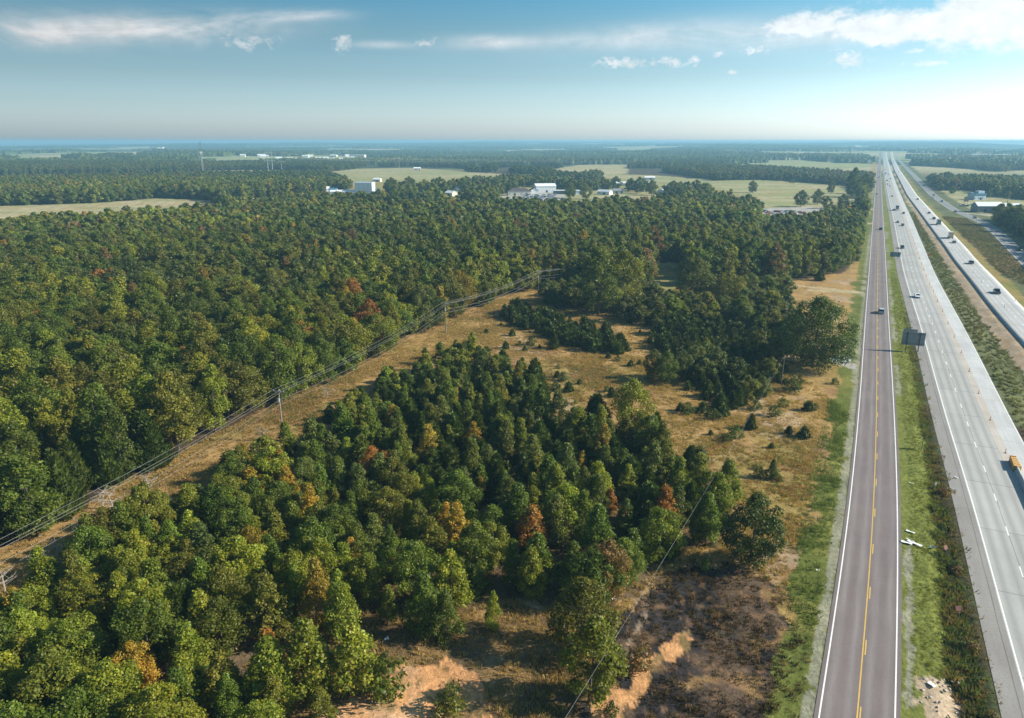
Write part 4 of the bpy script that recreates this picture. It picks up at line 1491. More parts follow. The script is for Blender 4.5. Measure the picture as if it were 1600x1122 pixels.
def where(x, y, z):
    px, py, _ = PX(x, y)
    lr = lambda a, b, c: a if px < b else c
    if z == 'DITCH': return 'in the ditch beside the highway'
    if z == 'BANK': return 'on the service road bank'
    if z == 'SM': return 'in the upper clearing grass' if py < 590 else 'in the dry roadside field' if px > 1130 else 'in the lower clearing grass'
    if z == 'CTH': return 'in the roadside cedar thicket' if px > 1160 else 'in the clearing-side cedar thicket'
    if z == 'CR': return 'in the cedar row'
    if z == 'MF': return 'by the big roadside oak' if px > 1150 else 'in the belt behind the cedars'
    if z == 'T1':
        if py < 680: return 'topping the thicket by the strip' if px < 720 else 'topping the thicket by the clearing'
        if px < 200: return 'low under the left wires' if py < 1040 else 'in the lower left corner'
        if px < 420: return 'in the thicket by the snags' if py < 930 else 'left of the brown clearing'
        if py > 880: return 'above the brown clearing'
        if px > 950: return 'on the thicket\'s field side'
        if px < 620: return 'in the thicket near the pole'
        return 'deep in the thicket'
    if z == 'TOWN': return 'among the far yards'
    if px > 1400: return 'behind the service road'
    s = signed_off(np.array([x]), np.array([y]), PQ)[0][0]
    if -15 < s < -3 and y < 300:
        return 'on the wood edge ' + ('by the snags' if px < 240 else 'by the pole' if px < 520 else 'above the strip')
    if px > 900: return 'in the wood\'s far right'
    if py < 560: return 'high up in the big wood'
    if px < 150: return 'at the big wood\'s left rim'
    return 'in the big wood\'s left half' if px < 420 else 'in the wood behind the strip'


def make_tree(kind, crown, trunk):
    nm = NAMES[kind][0]
    if trunk is None:
        e = bpy.data.objects.new(nm, crown); C.objects.link(e)
        return e
    e = empty(nm, (0, 0, 0))
    link('crown', crown, e); link('trunk', trunk, e)
    return e


protos = {k: [make_tree(k, c, t) for c, t in v] for k, v in SETS.items()}
used = set()
order = {}
for t in trees:
    zc = PX(t[0], t[1])[2]
    t.append(t[3] * UNIT_H[t[2]] / zc * (1 if -20 < PX(t[0], t[1], t[3] * UNIT_H[t[2]] * .7)[0] < 1620 and PX(t[0], t[1], t[3] * UNIT_H[t[2]])[1] < 1118 else 0.02) + (9 if t[6] else 0))
shared = {}
masses = {'near': [], 'cedar': [], 'mid': []}
for kind in SETS:
    lst = sorted([t for t in trees if t[2] == kind], key=lambda t: -t[8])
    for i, t in enumerate(lst):
        x, y, _, s, w, tint, label, z, size = t
        c = np.array(TINTS[tint]) * (0.76 + 0.5 * rg_.random())
        c = c * (np.array([1.32, 1.28, 0.82]) if z == 'T1' else np.array([1.20, 1.14, 0.84]))
        c = c * np.array([1 + rg_.uniform(-.1, .1), 1, 1])
        gz = -0.1 + (float(height(x, y)) if y > 800 else 0)
        if z == 'DITCH': gz = -0.85
        if i < LIMIT[kind] or label:
            pi = rg_.randrange(len(SETS[kind]))
            p = protos[kind][pi]
            if (kind, pi) in used:
                o = copy_tree(p)
            else:
                o = p; used.add((kind, pi))
            o.location = (x, y, gz); o.rotation_euler = (rg_.uniform(-.05, .05), rg_.uniform(-.05, .05), rg_.random() * 6.28)
            o.scale = (w, w, s)
            for q in [o] + list(o.children):
                if q.type == 'MESH':
                    q['tint'] = [float(v) for v in c]
            cname = 'dark green' if tint == 'cedar' else tint
            hgt = s * UNIT_H[kind]
            if label is None:
                szw = {'cedar': ('tiny', 'small', 'tall'), 'shrub': ('tiny', 'low', 'bushy')}.get(kind, ('small', 'middling', 'large'))
                th = {'cedar': (2.6, 5.2), 'shrub': (0.8, 1.6), 'young': (6.0, 8.0), 'broad': (7.2, 10.5), 'tall': (12.5, 14.5)}[kind]
                sw = szw[0] if hgt < th[0] else szw[1] if hgt < th[1] else szw[2]
                noun = {'oak': 'oak', 'broad': 'round tree', 'young': 'young tree', 'tall': 'full-crowned oak', 'cedar': 'cedar', 'shrub': 'bush'}[kind]
                sh = 'slim' if w < s * (1.2 if kind in ('cedar', 'shrub') else 1.02) else 'wide'
                lum = float(c.sum()) / float(sum(TINTS[tint]))
                sh += ' pale' if lum > 1.12 else ' deep' if lum < 0.88 else ''
                lab = '%s %s %s %s %s' % (sw, sh, cname, noun, where(x, y, z))
                shared.setdefault(lab, []).append((PX(x, y)[0], o))
                tag(o, lab, NAMES[kind][1])
            else:
                tag(o, label, NAMES[kind][1])
                if 'group' in o: del o['group']
        else:
            masses['mid' if kind not in ('cedar', 'shrub') else 'cedar'].append((x, y, gz, s, w, kind, c))
ORD = ['', 'second', 'third', 'fourth', 'fifth', 'sixth', 'seventh', 'eighth', 'ninth', 'tenth', 'eleventh', 'twelfth']
for lab, lst in shared.items():
    lst.sort(key=lambda p: p[0])
    n = len(lst)
    for i, (_, o) in enumerate(lst):
        if 'group' in o: del o['group']
        if n > 1: o['group'] = lab
        if n == 2: o['label'] = '%s of two %s' % ('left' if i == 0 else 'right', lab)
        elif 2 < n <= 12:
            o['label'] = ('leftmost ' if i == 0 else 'rightmost ' if i == n - 1 else ORD[i] + ' from left, ') + lab
for k, v in protos.items():          # kinds never placed
    for i, p in enumerate(v):
        if (k, i) not in used:
            for ch in list(p.children): bpy.data.objects.remove(ch)
            bpy.data.objects.remove(p)


def mass(name, lst, table, label):
    """table: kind -> (list of meshes, start index)"""
    meshes = []; start = {}
    for k, ms in table.items():
        start[k] = (len(meshes), len(ms)); meshes += ms
    pos = []; rot = []; scl = []; idx = []; tn = []
    for (x, y, gz, s, w, kind, c) in lst:
        a, n = start[kind]
        pos.append((x, y, gz)); rot.append((0, 0, rg_.random() * 6.28)); scl.append((w, w, s)); idx.append(a + rg_.randrange(n)); tn.append(c)
    if pos:
        gn_scatter(name, meshes, pos, rot, scl, idx, np.array(tn), label=label)


near_m = [m for m in masses['mid'] if r_of(m[0], m[1]) < 430]
far_m = [m for m in masses['mid'] if r_of(m[0], m[1]) >= 430]
mass('forest', near_m, {'broad': BROAD_M, 'tall': TALL_M, 'young': YOUNG_M}, 'closed green and olive forest canopy left of the power line')
mass('forest', far_m, {'broad': BROAD_F, 'tall': BROAD_F, 'young': BROAD_F}, 'distant forest canopy out to the fields')
mass('cedar_undergrowth', masses['cedar'], {'cedar': CEDAR_M, 'shrub': [s[0] for s in SHRUB]}, 'smaller cedars and bushes crowding the thickets')
# 1000 m to 2100 m: still single crowns
X, Y = cells(-1700, 1700, 900, 2150, 8.6)
r = np.hypot(X, Y)
ok = (r >= 1000) & (r < 2100) & in_view(X, Y, 14, 30)
X, Y = X[ok], Y[ok]
ok = road_clear(X, Y) & ~corridor(X, Y)
for P_ in (FIELD1, TRACK, FIELD2, FIELD3, FIELD4, FIELD5):
    ok &= ~inpoly(X, Y, P_)
ok &= clearings(X, Y) < 0.5
tw = inpoly(X, Y, poly([(540, 295), (545, 252), (760, 248), (980, 244), (1110, 262), (1110, 290)]))
ok &= ~(tw & (fbm(X / 85, Y / 130, 1234, 3) < 0.52))
X, Y = X[ok], Y[ok]
Z = height(X, Y)
n = len(X)
names_ = list(TINTS)
ca = fbm(X / 160, Y / 160, 901, 3)
base = np.array([TINTS['dark green'], TINTS['green'], TINTS['grey-green'], TINTS['olive'], TINTS['rusty brown']]) * np.array([1.1, 1.04, 0.9])
ci = np.clip((ca - 0.3) * 7 + rng.normal(size=n) * 1.1, 0, 4).astype(int)
tn = base[ci] * (0.75 + 0.5 * rng.random((n, 1)))
sc = 0.95 + 0.4 * rng.random(n)
gn_scatter('forest', BROAD_F, np.c_[X, Y, Z], np.c_[np.zeros((n, 2)), rng.random(n) * 6.28], np.c_[sc * 1.15, sc * 1.15, sc], rng.integers(0, len(BROAD_F), n), tn,
           label='far forest canopy beyond the sheds and pastures')
# beyond: blocks of closed canopy
for (r0, r1, cell, s) in ((2050, 4600, 58, 1.0), (4500, 13200, 112, 1.9)):
    m_ = r1 * 0.86
    X, Y = cells(-m_, m_, r0 * 0.6, r1 + 100, cell, 0.3)
    r = np.hypot(X, Y)
    ok = (r >= r0) & (r < r1) & in_view(X, Y, 14, 120)
    X, Y = X[ok], Y[ok]
    lat = X * road_dir[1] - Y * road_dir[0]
    a, _, e1 = signed_off(X, Y, F_LINE); b, _, e2 = signed_off(X, Y, S_LINE)
    ok = ~((a > -48) & (b < 48) & (np.hypot(X, Y) < 3500))
    ok &= clearings(X, Y) < 0.5
    X, Y = X[ok], Y[ok]
    n = len(X)
    Z = height(X, Y) - 1
    ca = fbm(X / 500, Y / 260, 931, 3)
    ci = np.clip((ca - 0.36) * 7 + rng.normal(size=n) * 0.5, 0, 3).astype(int)
    tn = base[ci] * (0.85 + 0.3 * rng.random((n, 1)))
    gn_scatter('forest', PATCH, np.c_[X, Y, Z], np.c_[np.zeros((n, 2)), rng.integers(0, 4, n) * 1.5708 + rng.normal(size=n) * .1], np.c_[np.full((n, 2), s), 0.8 + 0.5 * rng.random(n)], rng.integers(0, len(PATCH), n), tn,
               label='hazy wooded ridges towards the horizon')

# ================================================================== GRASS AND WEEDS (stuff)
def tuft_mesh(seed, n, h, spread, w=0.05):
    rg = np.random.default_rng(seed)
    V = []; F = []
    for i in range(n):
        a = rg.random() * 6.28; r = spread * math.sqrt(rg.random())
        p = np.array([math.cos(a) * r, math.sin(a) * r, -0.05]); d = np.array([math.cos(a), math.sin(a), 0]) * rg.random() * h * 0.8
        hh = h * (0.5 + 0.7 * rg.random()); t = rg.random() * 6.28
        s = np.array([math.cos(t), math.sin(t), 0]) * w * (0.7 + rg.random())
        b = len(V)
        V += [p - s, p + s, p + d * 0.4 + [0, 0, hh * 0.7] + s * .6, p + d + [0, 0, hh]]
        F += [(b, b + 1, b + 2), (b, b + 2, b + 3)]
    me = mesh_np('tuft', V, F, (M_LEAF,))
    fattr(me, 'v', np.repeat(0.7 + 0.7 * rg.random(n), 2)); fattr(me, 'h', np.full(2 * n, 0.5))
    return me


TUFTS = [tuft_mesh(i, 30, 0.45, 0.45, 0.032) for i in range(4)]
WEEDS = [tuft_mesh(20 + i, 70, 0.85, 0.62, 0.038) for i in range(4)]


def scatter_ground(name, meshes, x0, x1, y0, y1, cell, test, colour, smin, smax, label, zoff=0.0):
    X, Y = cells(x0, x1, y0, y1, cell, 0.5)
    ok = in_view(X, Y, 1, 10)
    X, Y = X[ok], Y[ok]
    ok = test(X, Y)
    X, Y = X[ok], Y[ok]
    n = len(X)
    tn = colour(X, Y)
    s = smin + (smax - smin) * rng.random(n)
    gn_scatter(name, meshes, np.c_[X, Y, np.full(n, -0.05) + zoff], np.c_[np.zeros((n, 2)), rng.random(n) * 6.28], np.c_[s, s, s * (0.7 + 0.6 * rng.random(n))], rng.integers(0, len(meshes), n), tn, label=label)


def dry_test(X, Y):
    oF, _, _ = signed_off(X, Y, F_LINE)
    sP, _, eP = signed_off(X, Y, PQ)
    ok = ((inpoly(X, Y, OPEN) & ~inpoly(X, Y, SOIL) & ~inpoly(X, Y, SOIL2)) | ((sP > -9) & (sP < 17) & ~eP)) & (oF < -5.6)
    ok &= ~inpoly(X, Y, T1) | (rng.random(len(X)) < 0.3)
    b = inpoly(X, Y, BURN)
    ok &= ~b | (rng.random(len(X)) < 0.6)
    ok &= rng.random(len(X)) < np.clip(fbm(X / 7, Y / 7, 61, 3) * 2.2 - 0.45, 0.05, 1)
    return ok


def dry_col(X, Y):
    oF, _, _ = signed_off(X, Y, F_LINE)
    pal = np.array([(0.36, 0.25, 0.10), (0.30, 0.21, 0.075), (0.22, 0.18, 0.055), (0.30, 0.17, 0.07), (0.15, 0.16, 0.045)])
    n3 = fbm(X / 25.0, Y / 25.0, 3, 4)
    i = np.clip(((n3 - 0.35) * 8 + rng.normal(size=len(X)) * 1.1), 0, 4).astype(int)
    c = pal[i]
    g = (oF > -10.0)[:, None]
    c = np.where(g, np.array([0.11, 0.14, 0.035]) * (0.8 + 0.5 * rng.random((len(X), 1))), c)
    b = inpoly(X, Y, BURN)[:, None]
    return np.where(b, np.array([(0.12, 0.082, 0.042)]) * (0.2 + 1.5 * rng.random((len(X), 1)) ** 2), c)


scatter_ground('dry_grass', TUFTS, -75, 75, 45, 300, 0.60, dry_test, dry_col, 0.45, 1.25, 'tufts of dry tan and rusty grass over the clearing and the field')


def mow_test(X, Y):
    oF, _, _ = signed_off(X, Y, F_LINE); oH, _, _ = signed_off(X, Y, H1_LINE)
    return (oF > 5.3) & (oF < 9.6) & (oH < -3.5) & ~inpoly(X, Y, SOIL3) & (rng.random(len(X)) < 0.75)


scatter_ground('verge_grass', TUFTS, 30, 210, 42, 330, 0.62, mow_test, lambda X, Y: np.array([(0.165, 0.175, 0.040)]) * (0.6 + 0.6 * fbm(X / 2, Y / 2, 8, 3)[:, None] + 0.3 * rng.random((len(X), 1))), 0.35, 0.6,
               'bright green grass on the verge right of the frontage road')


def ditch_test(X, Y):
    oF, _, _ = signed_off(X, Y, F_LINE); oH, _, _ = signed_off(X, Y, H1_LINE)
    return (oF > 9.0) & (oH < -3.1) & (~inpoly(X, Y, SOIL3) | (rng.random(len(X)) < .15))


def ditch_col(X, Y):
    pal = np.array([(0.15, 0.115, 0.055), (0.085, 0.10, 0.035), (0.10, 0.125, 0.04), (0.19, 0.135, 0.06), (0.075, 0.09, 0.035)])
    i = np.clip((fbm(X / 6, Y / 6, 88, 3) - 0.3) * 9 + rng.normal(size=len(X)) * 0.8, 0, 4).astype(int)
    return pal[i]


scatter_ground('ditch_weeds', WEEDS, 40, 260, 42, 420, 0.85, ditch_test, ditch_col, 0.6, 1.25, 'tall brown and green weeds filling the ditch beside the highway', -0.75)


def med_test(X, Y):
    oH, _, _ = signed_off(X, Y, H1_LINE); oG, _, _ = signed_off(X, Y, H2_LINE); oS, _, _ = signed_off(X, Y, S_LINE)
    wid = np.interp(np.hypot(X, Y), [150, 350, 900], [6.5, 4.5, 3.0])
    return ((oH > 13.5) & (oG < -wid - 0.5)) | ((oG > 14.5) & (oS < -5) & inpoly(X, Y, BRUSH))


scatter_ground('median_weeds', WEEDS, 80, 480, 90, 620, 2.0, med_test, lambda X, Y: np.array([(0.115, 0.125, 0.05)]) * (0.6 + 0.9 * fbm(X / 12, Y / 12, 18, 3)[:, None]) * np.array([1 + 0.3 * vnoise(X / 20, Y / 20, 4), 1 + 0 * X, 1 + 0 * X]).T, 0.45, 0.9,
               'rough green and brown growth on the median')

# ================================================================== POLES AND WIRES
class Poles:
    pass


def strand(name, a, b, sag, r=0.035, label=None, group=None, cat='wire', material=None, n=14):
    a = Vector(a); b = Vector(b)
    m = MB()
    pts = []
    for i in range(n + 1):
        t = i / n
        p = a.lerp(b, t); p.z -= 4 * sag * t * (1 - t)
        pts.append(p)
    for p, q in zip(pts, pts[1:]):
        m.bar(p, q, r, r, 4)
    return m.build(name, material or M_ALU, None, label=label, cat=cat, group=group)


def wood_pole(x, y, h, rz, label, arms=1, r=0.19, arm_l=2.5):
    e = empty('power_pole', (x, y, 0), rz, label, 'power pole', 'wooden poles of the power line through the wood')
    b = MB(); b.bar((0, 0, -0.4), (0, 0, h), r, r * 0.62, 8); b.build('pole', M_WOODPOLE, e)
    for k in range(arms):
        z = h - 0.35 - k * 1.6
        b = MB(); b.box((0, 0, z), (arm_l, 0.12, 0.16)); b.bar((-arm_l * .36, 0, z - .05), (0, 0, z - 0.8), .03); b.bar((arm_l * .36, 0, z - .05), (0, 0, z - 0.8), .03)
        b.build('crossarm', M_WOODPOLE, e)
        for sx in (-arm_l / 2 + .12, 0.35, arm_l / 2 - .12):
            b = MB(); b.bar((sx, 0, z + .08), (sx, 0, z + .32), .07, .045, 6); b.build('insulator', M_STEEL, e)
    b = MB(); b.bar((0, -0.25, h - 2.4), (0, -0.25, h - 1.7), .2, .2, 8); b.build('transformer', M_STEEL, e)
    return e


p0, p1, p2 = G(443, 689), G(697, 520), G(841, 460)
pm = (p0[0] - 27.5, p0[1] - 82.0)
p3 = (p2[0] + 52, p2[1] + 58)
LP = [(pm, 10.8, 'wooden power pole beyond the lower left corner'), (p0, 10.9, 'tall weathered wooden pole nearest the viewer on the cleared strip'), (p1, 9.6, 'wooden pole halfway up the cleared strip at the edge of the big wood'), (p2, 9.2, 'pale wooden pole at the top end of the cleared strip'),
      (p3, 9.6, 'wooden pole hidden in the wood beyond the strip')]
dirs = []
for i, (p, h, lb) in enumerate(LP):
    a = LP[max(0, i - 1)][0]; c = LP[min(len(LP) - 1, i + 1)][0]
    dirs.append(math.atan2(-(c[0] - a[0]), c[1] - a[1]))
    if i < 4:
        wood_pole(p[0], p[1], h, dirs[-1], lb)
WS = [(-1.15, 0.0, 'upper left'), (0.35, 0.0, 'upper middle'), (1.15, 0.0, 'upper right'), (0.15, -2.0, 'lower thin'), (0.15, -3.0, 'lowest thick')]
for i in range(4):
    for (o, dz, nm) in WS:
        A = (LP[i][0][0] + math.cos(dirs[i]) * o, LP[i][0][1] + math.sin(dirs[i]) * o, LP[i][1] + dz)
        B = (LP[i + 1][0][0] + math.cos(dirs[i + 1]) * o, LP[i + 1][0][1] + math.sin(dirs[i + 1]) * o, LP[i + 1][1] + dz)
        seg = ['sagging from the nearest wooden pole to the lower left', 'between the two nearest wooden poles of the strip', 'between the middle and top poles of the strip', 'running from the top pole into the wood'][i]
        strand('wire', A, B, 1.5 if dz == 0 else 1.9, 0.02 if i < 2 else 0.03, '%s power wire %s' % (nm, seg), 'wires of the power line')


def on_ray(px, py, h):
    return G(px, py, h)


# single service wire crossing the clearing
w0 = on_ray(872, 1140, 8.0); w1 = on_ray(1226, 556, 8.6)
strand('wire', (*w0, 8.0), (*w1, 8.6), 0.9, 0.013, 'single service wire crossing the scorched patch and the thicket tip', n=24)
e = empty('power_pole', (w1[0], w1[1], 0), 0, 'slim wooden service pole beside the big roadside oak', 'power pole')
b = MB(); b.bar((0, 0, -.3), (0, 0, 8.9), .10, .07, 8); b.build('pole', M_WOODPOLE, e)
b = MB(); b.bar((0, 0, 8.7), (0, -.25, 8.7), .05, .05, 6); b.build('insulator', M_STEEL, e)

# bleached dead snags along the strip
def snag(px, py, h, lean, seed, label):
    x, y = G(px, py)
    rg = random.Random(seed)
    e = empty('dead_tree', (x, y, 0), rg.random() * 6, label, 'dead tree', 'bleached dead snags on the strip')
    b = MB()
    top = Vector((lean[0], lean[1], h))
    b.bar((0, 0, -.2), top * .55, .15, .10, 6); b.bar(top * .55, top, .10, .03, 5)
    b.build('trunk', M_DEADWOOD, e)
    b = MB()
    for i in range(16):
        t = 0.25 + 0.7 * rg.random()
        s = top * t; L = (0.8 + 1.8 * rg.random()) * (1.2 - t * .5); a = rg.random() * 6.28
        q = s + Vector((math.cos(a) * L, math.sin(a) * L, L * rg.uniform(-.1, .6)))
        b.bar(s, q, .045, .018, 4)
        for k in range(3):
            m_ = s.lerp(q, .4 + .5 * rg.random())
            b.bar(m_, m_ + Vector((rg.uniform(-.6, .6), rg.uniform(-.6, .6), rg.uniform(-.1, .6))), .02, .01, 3)
    b.build('branches', M_DEADWOOD, e)


for (px, py, h, ln, lb) in [(124, 858, 5.2, (.5, .3), 'bare bleached snag by the power line, right of the fallen ones'), (96, 880, 3.4, (1.6, .2), 'leaning bleached snag under the wires'), (70, 895, 2.6, (-1.5, .5), 'low broken snag left of the leaning one'),
                            (180, 800, 4.0, (-.6, .4), 'grey bushy dead tree at the edge of the big wood'), (160, 795, 3.2, (.6, .2), 'smaller grey dead tree beside the bushy one'), (8, 925, 3.0, (.3, .2), 'dead snag at the left picture edge'),
                            (235, 770, 3.0, (.9, .4), 'thin dead snag where the wires leave the wood'), (411, 688, 3.0, (.1, .1), 'short bare stub left of the nearest wooden pole'), (511, 622, 2.4, (.1, 0), 'short pale stub at the foot of the wood')]:
    snag(px, py, h, ln, px, lb)

M_TOWER = simple('tower_steel', (0.42, 0.44, 0.46), 0.5, 0.3, noise=0.05)
M_TDARK = simple('tower_dark', (0.13, 0.12, 0.12), 0.6, noise=0.05)
M_TWHITE = simple('tower_white', (0.75, 0.75, 0.74), 0.5, noise=0.05)


def lattice(x, y, z, h, w, label):
    e = empty('radio_tower', (x, y, z), 0.4, label, 'radio mast')
    for (a, c, m_, nm) in ((0, .62, M_TOWER, 'mast_section'), (.62, .70, M_TWHITE, 'mast_section'), (.70, 1, M_TDARK, 'mast_section')):
        b = MB()
        n = 14
        for i in range(3):
            t = i * 2.094
            b.bar((math.cos(t) * w, math.sin(t) * w, h * a), (math.cos(t) * w, math.sin(t) * w, h * c), .22, .22, 4)
        k = max(2, int((c - a) * h / 3))
        for j in range(k):
            z0 = h * (a + (c - a) * j / k); z1 = h * (a + (c - a) * (j + 1) / k)
            for i in range(3):
                t = i * 2.094; u = (i + 1) * 2.094
                b.bar((math.cos(t) * w, math.sin(t) * w, z0), (math.cos(u) * w, math.sin(u) * w, z1), .09, .09, 3)
        b.build(nm, m_, e)
    for (f, r) in ((.68, 2.0), (.76, 1.7), (.93, 1.5)):
        b = MB()
        for i in range(6):
            t = i * 1.047
            b.box((math.cos(t) * r, math.sin(t) * r, h * f), (.5, .5, 2.2))
        b.build('antenna', M_TWHITE if f < .7 else M_TDARK, e)


x, y = G(318, 274)
lattice(x, y, float(height(x, y)), min(57, 61 - float(height(x, y))), 1.5, 'tall thin radio mast with dark top and white band above the left wood')


def h_tower(px, py, h, arms, label, r=.45, al=9, material=None, group='steel poles of the distant transmission line'):
    x, y = G(px, py)
    z = float(height(x, y))
    m_ = material or M_TOWER
    e = empty('transmission_pole', (x, y, z), 0.35, label, 'transmission pole', group)
    b = MB(); b.bar((0, 0, -1), (0, 0, h), r, r * .6, 8); b.build('pole', m_, e)
    for i in range(arms):
        b = MB(); b.box((0, 0, h * (.97 - .17 * i)), (al, .35, .4)); b.build('crossarm', m_, e)
        for sx in (-al / 2, al / 2):
            b = MB(); b.bar((sx, 0, h * (.97 - .17 * i)), (sx, 0, h * (.97 - .17 * i) - 1.8), .16, .16, 5); b.build('insulator', M_TWHITE, e)
    return (x, y, z + h)


t1 = h_tower(420, 275, 40, 3, 'left of the twin steel poles far over the wood', .6)
t2 = h_tower(427, 275, 40, 3, 'right of the twin steel poles far over the wood', .6)
t3 = h_tower(441, 272, 22, 1, 'shorter steel pole right of the twin ones', .4)
t4 = h_tower(624, 268, 26, 1, 'slim pole standing at the top edge of the green pasture', .38, 6)
t5 = h_tower(744, 266, 22, 1, 'slim pole in the far trees right of the green pasture', .38, 6)
tp = h_tower(1342, 321, 27, 0, 'tall dark pole rising from the roadside trees', .34, 4, M_TDARK, 'dark poles by the roads')
h_tower(1574, 318, 20, 0, 'dark pole behind the white-roofed shed on the right', .28, 4, M_TDARK, 'dark poles by the roads')
for (a, c, nm) in ((t1, t4, 'first'), (t2, t5, 'second')):
    for dz in (0, -7):
        strand('wire', (a[0], a[1], a[2] + dz), (c[0], c[1], c[2] + dz * .3), 5, .16, 'distant transmission wire, %s %s strand' % (nm, 'upper' if dz == 0 else 'lower'), 'distant transmission wires', n=24)
        far = (c[0] + 420, c[1] + 60, c[2] + dz * .3)
        strand('wire', (c[0], c[1], c[2] + dz * .3), far, 5, .16, 'distant transmission wire right of the pasture, %s %s strand' % (nm, 'upper' if dz == 0 else 'lower'), 'distant transmission wires', n=24)

# ================================================================== VEHICLES
def paint(name, c):
    m, k, out = mat(name)
    p = k.n('ShaderNodeBsdfPrincipled')
    p.inputs['Base Color'].default_value = (*c, 1); p.inputs['Roughness'].default_value = 0.35
    p.inputs['Coat Weight'].default_value = 0.6; p.inputs['Coat Roughness'].default_value = 0.08
    k.l(p.outputs[0], out.inputs[0])
    return m


PAINT = {'white': paint('paint_white', (.78, .78, .76)), 'silver': paint('paint_silver', (.42, .44, .46)), 'black': paint('paint_black', (.018, .018, .02)), 'grey': paint('paint_grey', (.13, .135, .14)),
         'dark blue': paint('paint_blue', (.03, .05, .10)), 'red': paint('paint_red', (.28, .03, .03)), 'tan': paint('paint_tan', (.52, .42, .28)), 'pale blue': paint('paint_pale_blue', (.42, .55, .66))}
M_GLASS = simple('tinted_glass', (.012, .016, .02), .08, noise=0, spec=.6)
M_TYRE = simple('tyre_rubber', (.02, .02, .02), .9, noise=0.1)
M_RIM = simple('wheel_rim', (.35, .36, .37), .35, .6, noise=0.05)
M_LAMP = simple('lamp_lens', (.75, .75, .72), .2, noise=0)
M_TAIL = simple('tail_lens', (.30, .02, .02), .25, noise=0)


def car(kind, colour, simple_=False):
    """x right, y forward; returns Empty with parts"""
    e = empty({'sedan': 'car', 'suv': 'suv', 'pickup': 'pickup_truck', 'van': 'van'}[kind], (0, 0, 0))
    m = PAINT[colour]
    L, Wd, H = {'sedan': (4.7, 1.82, 1.45), 'suv': (4.8, 1.92, 1.75), 'pickup': (5.7, 1.98, 1.85), 'van': (5.2, 1.95, 2.0)}[kind]
    belt = {'sedan': .92, 'suv': 1.08, 'pickup': 1.12, 'van': 1.12}[kind]
    f, r = L / 2, -L / 2
    low = .28
    prof = [(r, low), (f - .05, low), (f, .55), (f - .12, belt - .22), (f - 1.05, belt - .05), (f - 1.3, belt), (r + .15, belt), (r, belt - .12)]
    if kind == 'pickup':
        prof = [(r, low), (f - .05, low), (f, .6), (f - .1, belt - .12), (f - 1.3, belt), (r + 2.0, belt), (r + 2.0, belt - .45), (r + .12, belt - .45), (r + .12, belt - .05), (r, belt - .05)]
    b = MB()
    n = len(prof)
    # side walls lean in slightly above the wheels
    def X_(z): return Wd / 2 * (1 - 0.07 * max(0, (z - .6)) )
    vs = [(-X_(z), yv, z) for yv, z in prof] + [(X_(z), yv, z) for yv, z in prof]
    fs = [(i, (i + 1) % n, n + (i + 1) % n, n + i) for i in range(n)] + [tuple(range(n - 1, -1, -1)), tuple(range(n, 2 * n))]
    b.add(vs, fs)
    if kind == 'pickup':
        for sx in (-1, 1):
            b.box((sx * (Wd / 2 - .1), r + 1.06, belt - .24), (.1, 1.9, .44))
    b.build('body', m, e, bevel=0 if kind == 'pickup' else .05)
    g0, g1 = {'sedan': (r + .55, f - 1.25), 'suv': (r + .12, f - 1.3), 'pickup': (r + 2.05, f - 1.35), 'van': (r + .1, f - .9)}[kind]
    s0, s1 = {'sedan': (.62, .72), 'suv': (.28, .62), 'pickup': (.18, .60), 'van': (.12, .6)}[kind]
    wb, wt = Wd / 2 - .06, Wd / 2 - .24
    b = MB()
    b.add([(-wb, g0, belt), (wb, g0, belt), (wb, g1, belt), (-wb, g1, belt), (-wt, g0 + s0, H - .07), (wt, g0 + s0, H - .07), (wt, g1 - s1, H - .07), (-wt, g1 - s1, H - .07)],
          [(0, 3, 2, 1), (4, 5, 6, 7), (0, 1, 5, 4), (1, 2, 6, 5), (2, 3, 7, 6), (3, 0, 4, 7)])
    b.build('windows', M_GLASS, e)
    b = MB(); b.add([(-wt - .03, g0 + s0 - .05, H - .07), (wt + .03, g0 + s0 - .05, H - .07), (wt + .03, g1 - s1 + .05, H - .07), (-wt - .03, g1 - s1 + .05, H - .07),
                     (-wt + .06, g0 + s0 + .08, H), (wt - .06, g0 + s0 + .08, H), (wt - .06, g1 - s1 - .06, H), (-wt + .06, g1 - s1 - .06, H)],
                    [(0, 3, 2, 1), (4, 5, 6, 7), (0, 1, 5, 4), (1, 2, 6, 5), (2, 3, 7, 6), (3, 0, 4, 7)])
    for sx in (-1, 1):
        for q, qt in (((g0 + g1) / 2 - .1, (g0 + s0 + g1 - s1) / 2 - .1), (g0 + .08, g0 + s0), (g1 - .06, g1 - s1)):
            b.bar((sx * (wb + .005), q, belt), (sx * (wt + .005), qt, H - .05), .045, .04, 4)
    b.build('roof', m, e)
    if simple_:
        return e
    for sy in (f - .95, r + 1.0):
        for sx in (-1, 1):
            w = MB(); w.bar((sx * (Wd / 2 - .21), sy, .34), (sx * (Wd / 2 + .02), sy, .34), .34, .34, 12)
            wo = w.build('wheel', M_TYRE, e)
            w = MB(); w.bar((sx * (Wd / 2 + .015), sy, .34), (sx * (Wd / 2 + .035), sy, .34), .2, .2, 8); w.build('rim', M_RIM, wo)
    for sx in (-1, 1):
        w = MB(); w.box((sx * (Wd / 2 - .28), f - .02, .66), (.36, .08, .14)); w.build('headlight', M_LAMP, e)
        w = MB(); w.box((sx * (Wd / 2 - .2), r + .0, .76), (.26, .06, .18)); w.build('taillight', M_TAIL, e)
        w = MB(); w.box((sx * (Wd / 2 + .06), g1 - .35, belt + .05), (.2, .12, .14)); w.build('mirror', m, e)
    w = MB(); w.box((0, f + .01, .42), (Wd * .8, .07, .16)); w.build('bumper', M_TYRE, e)
    return e


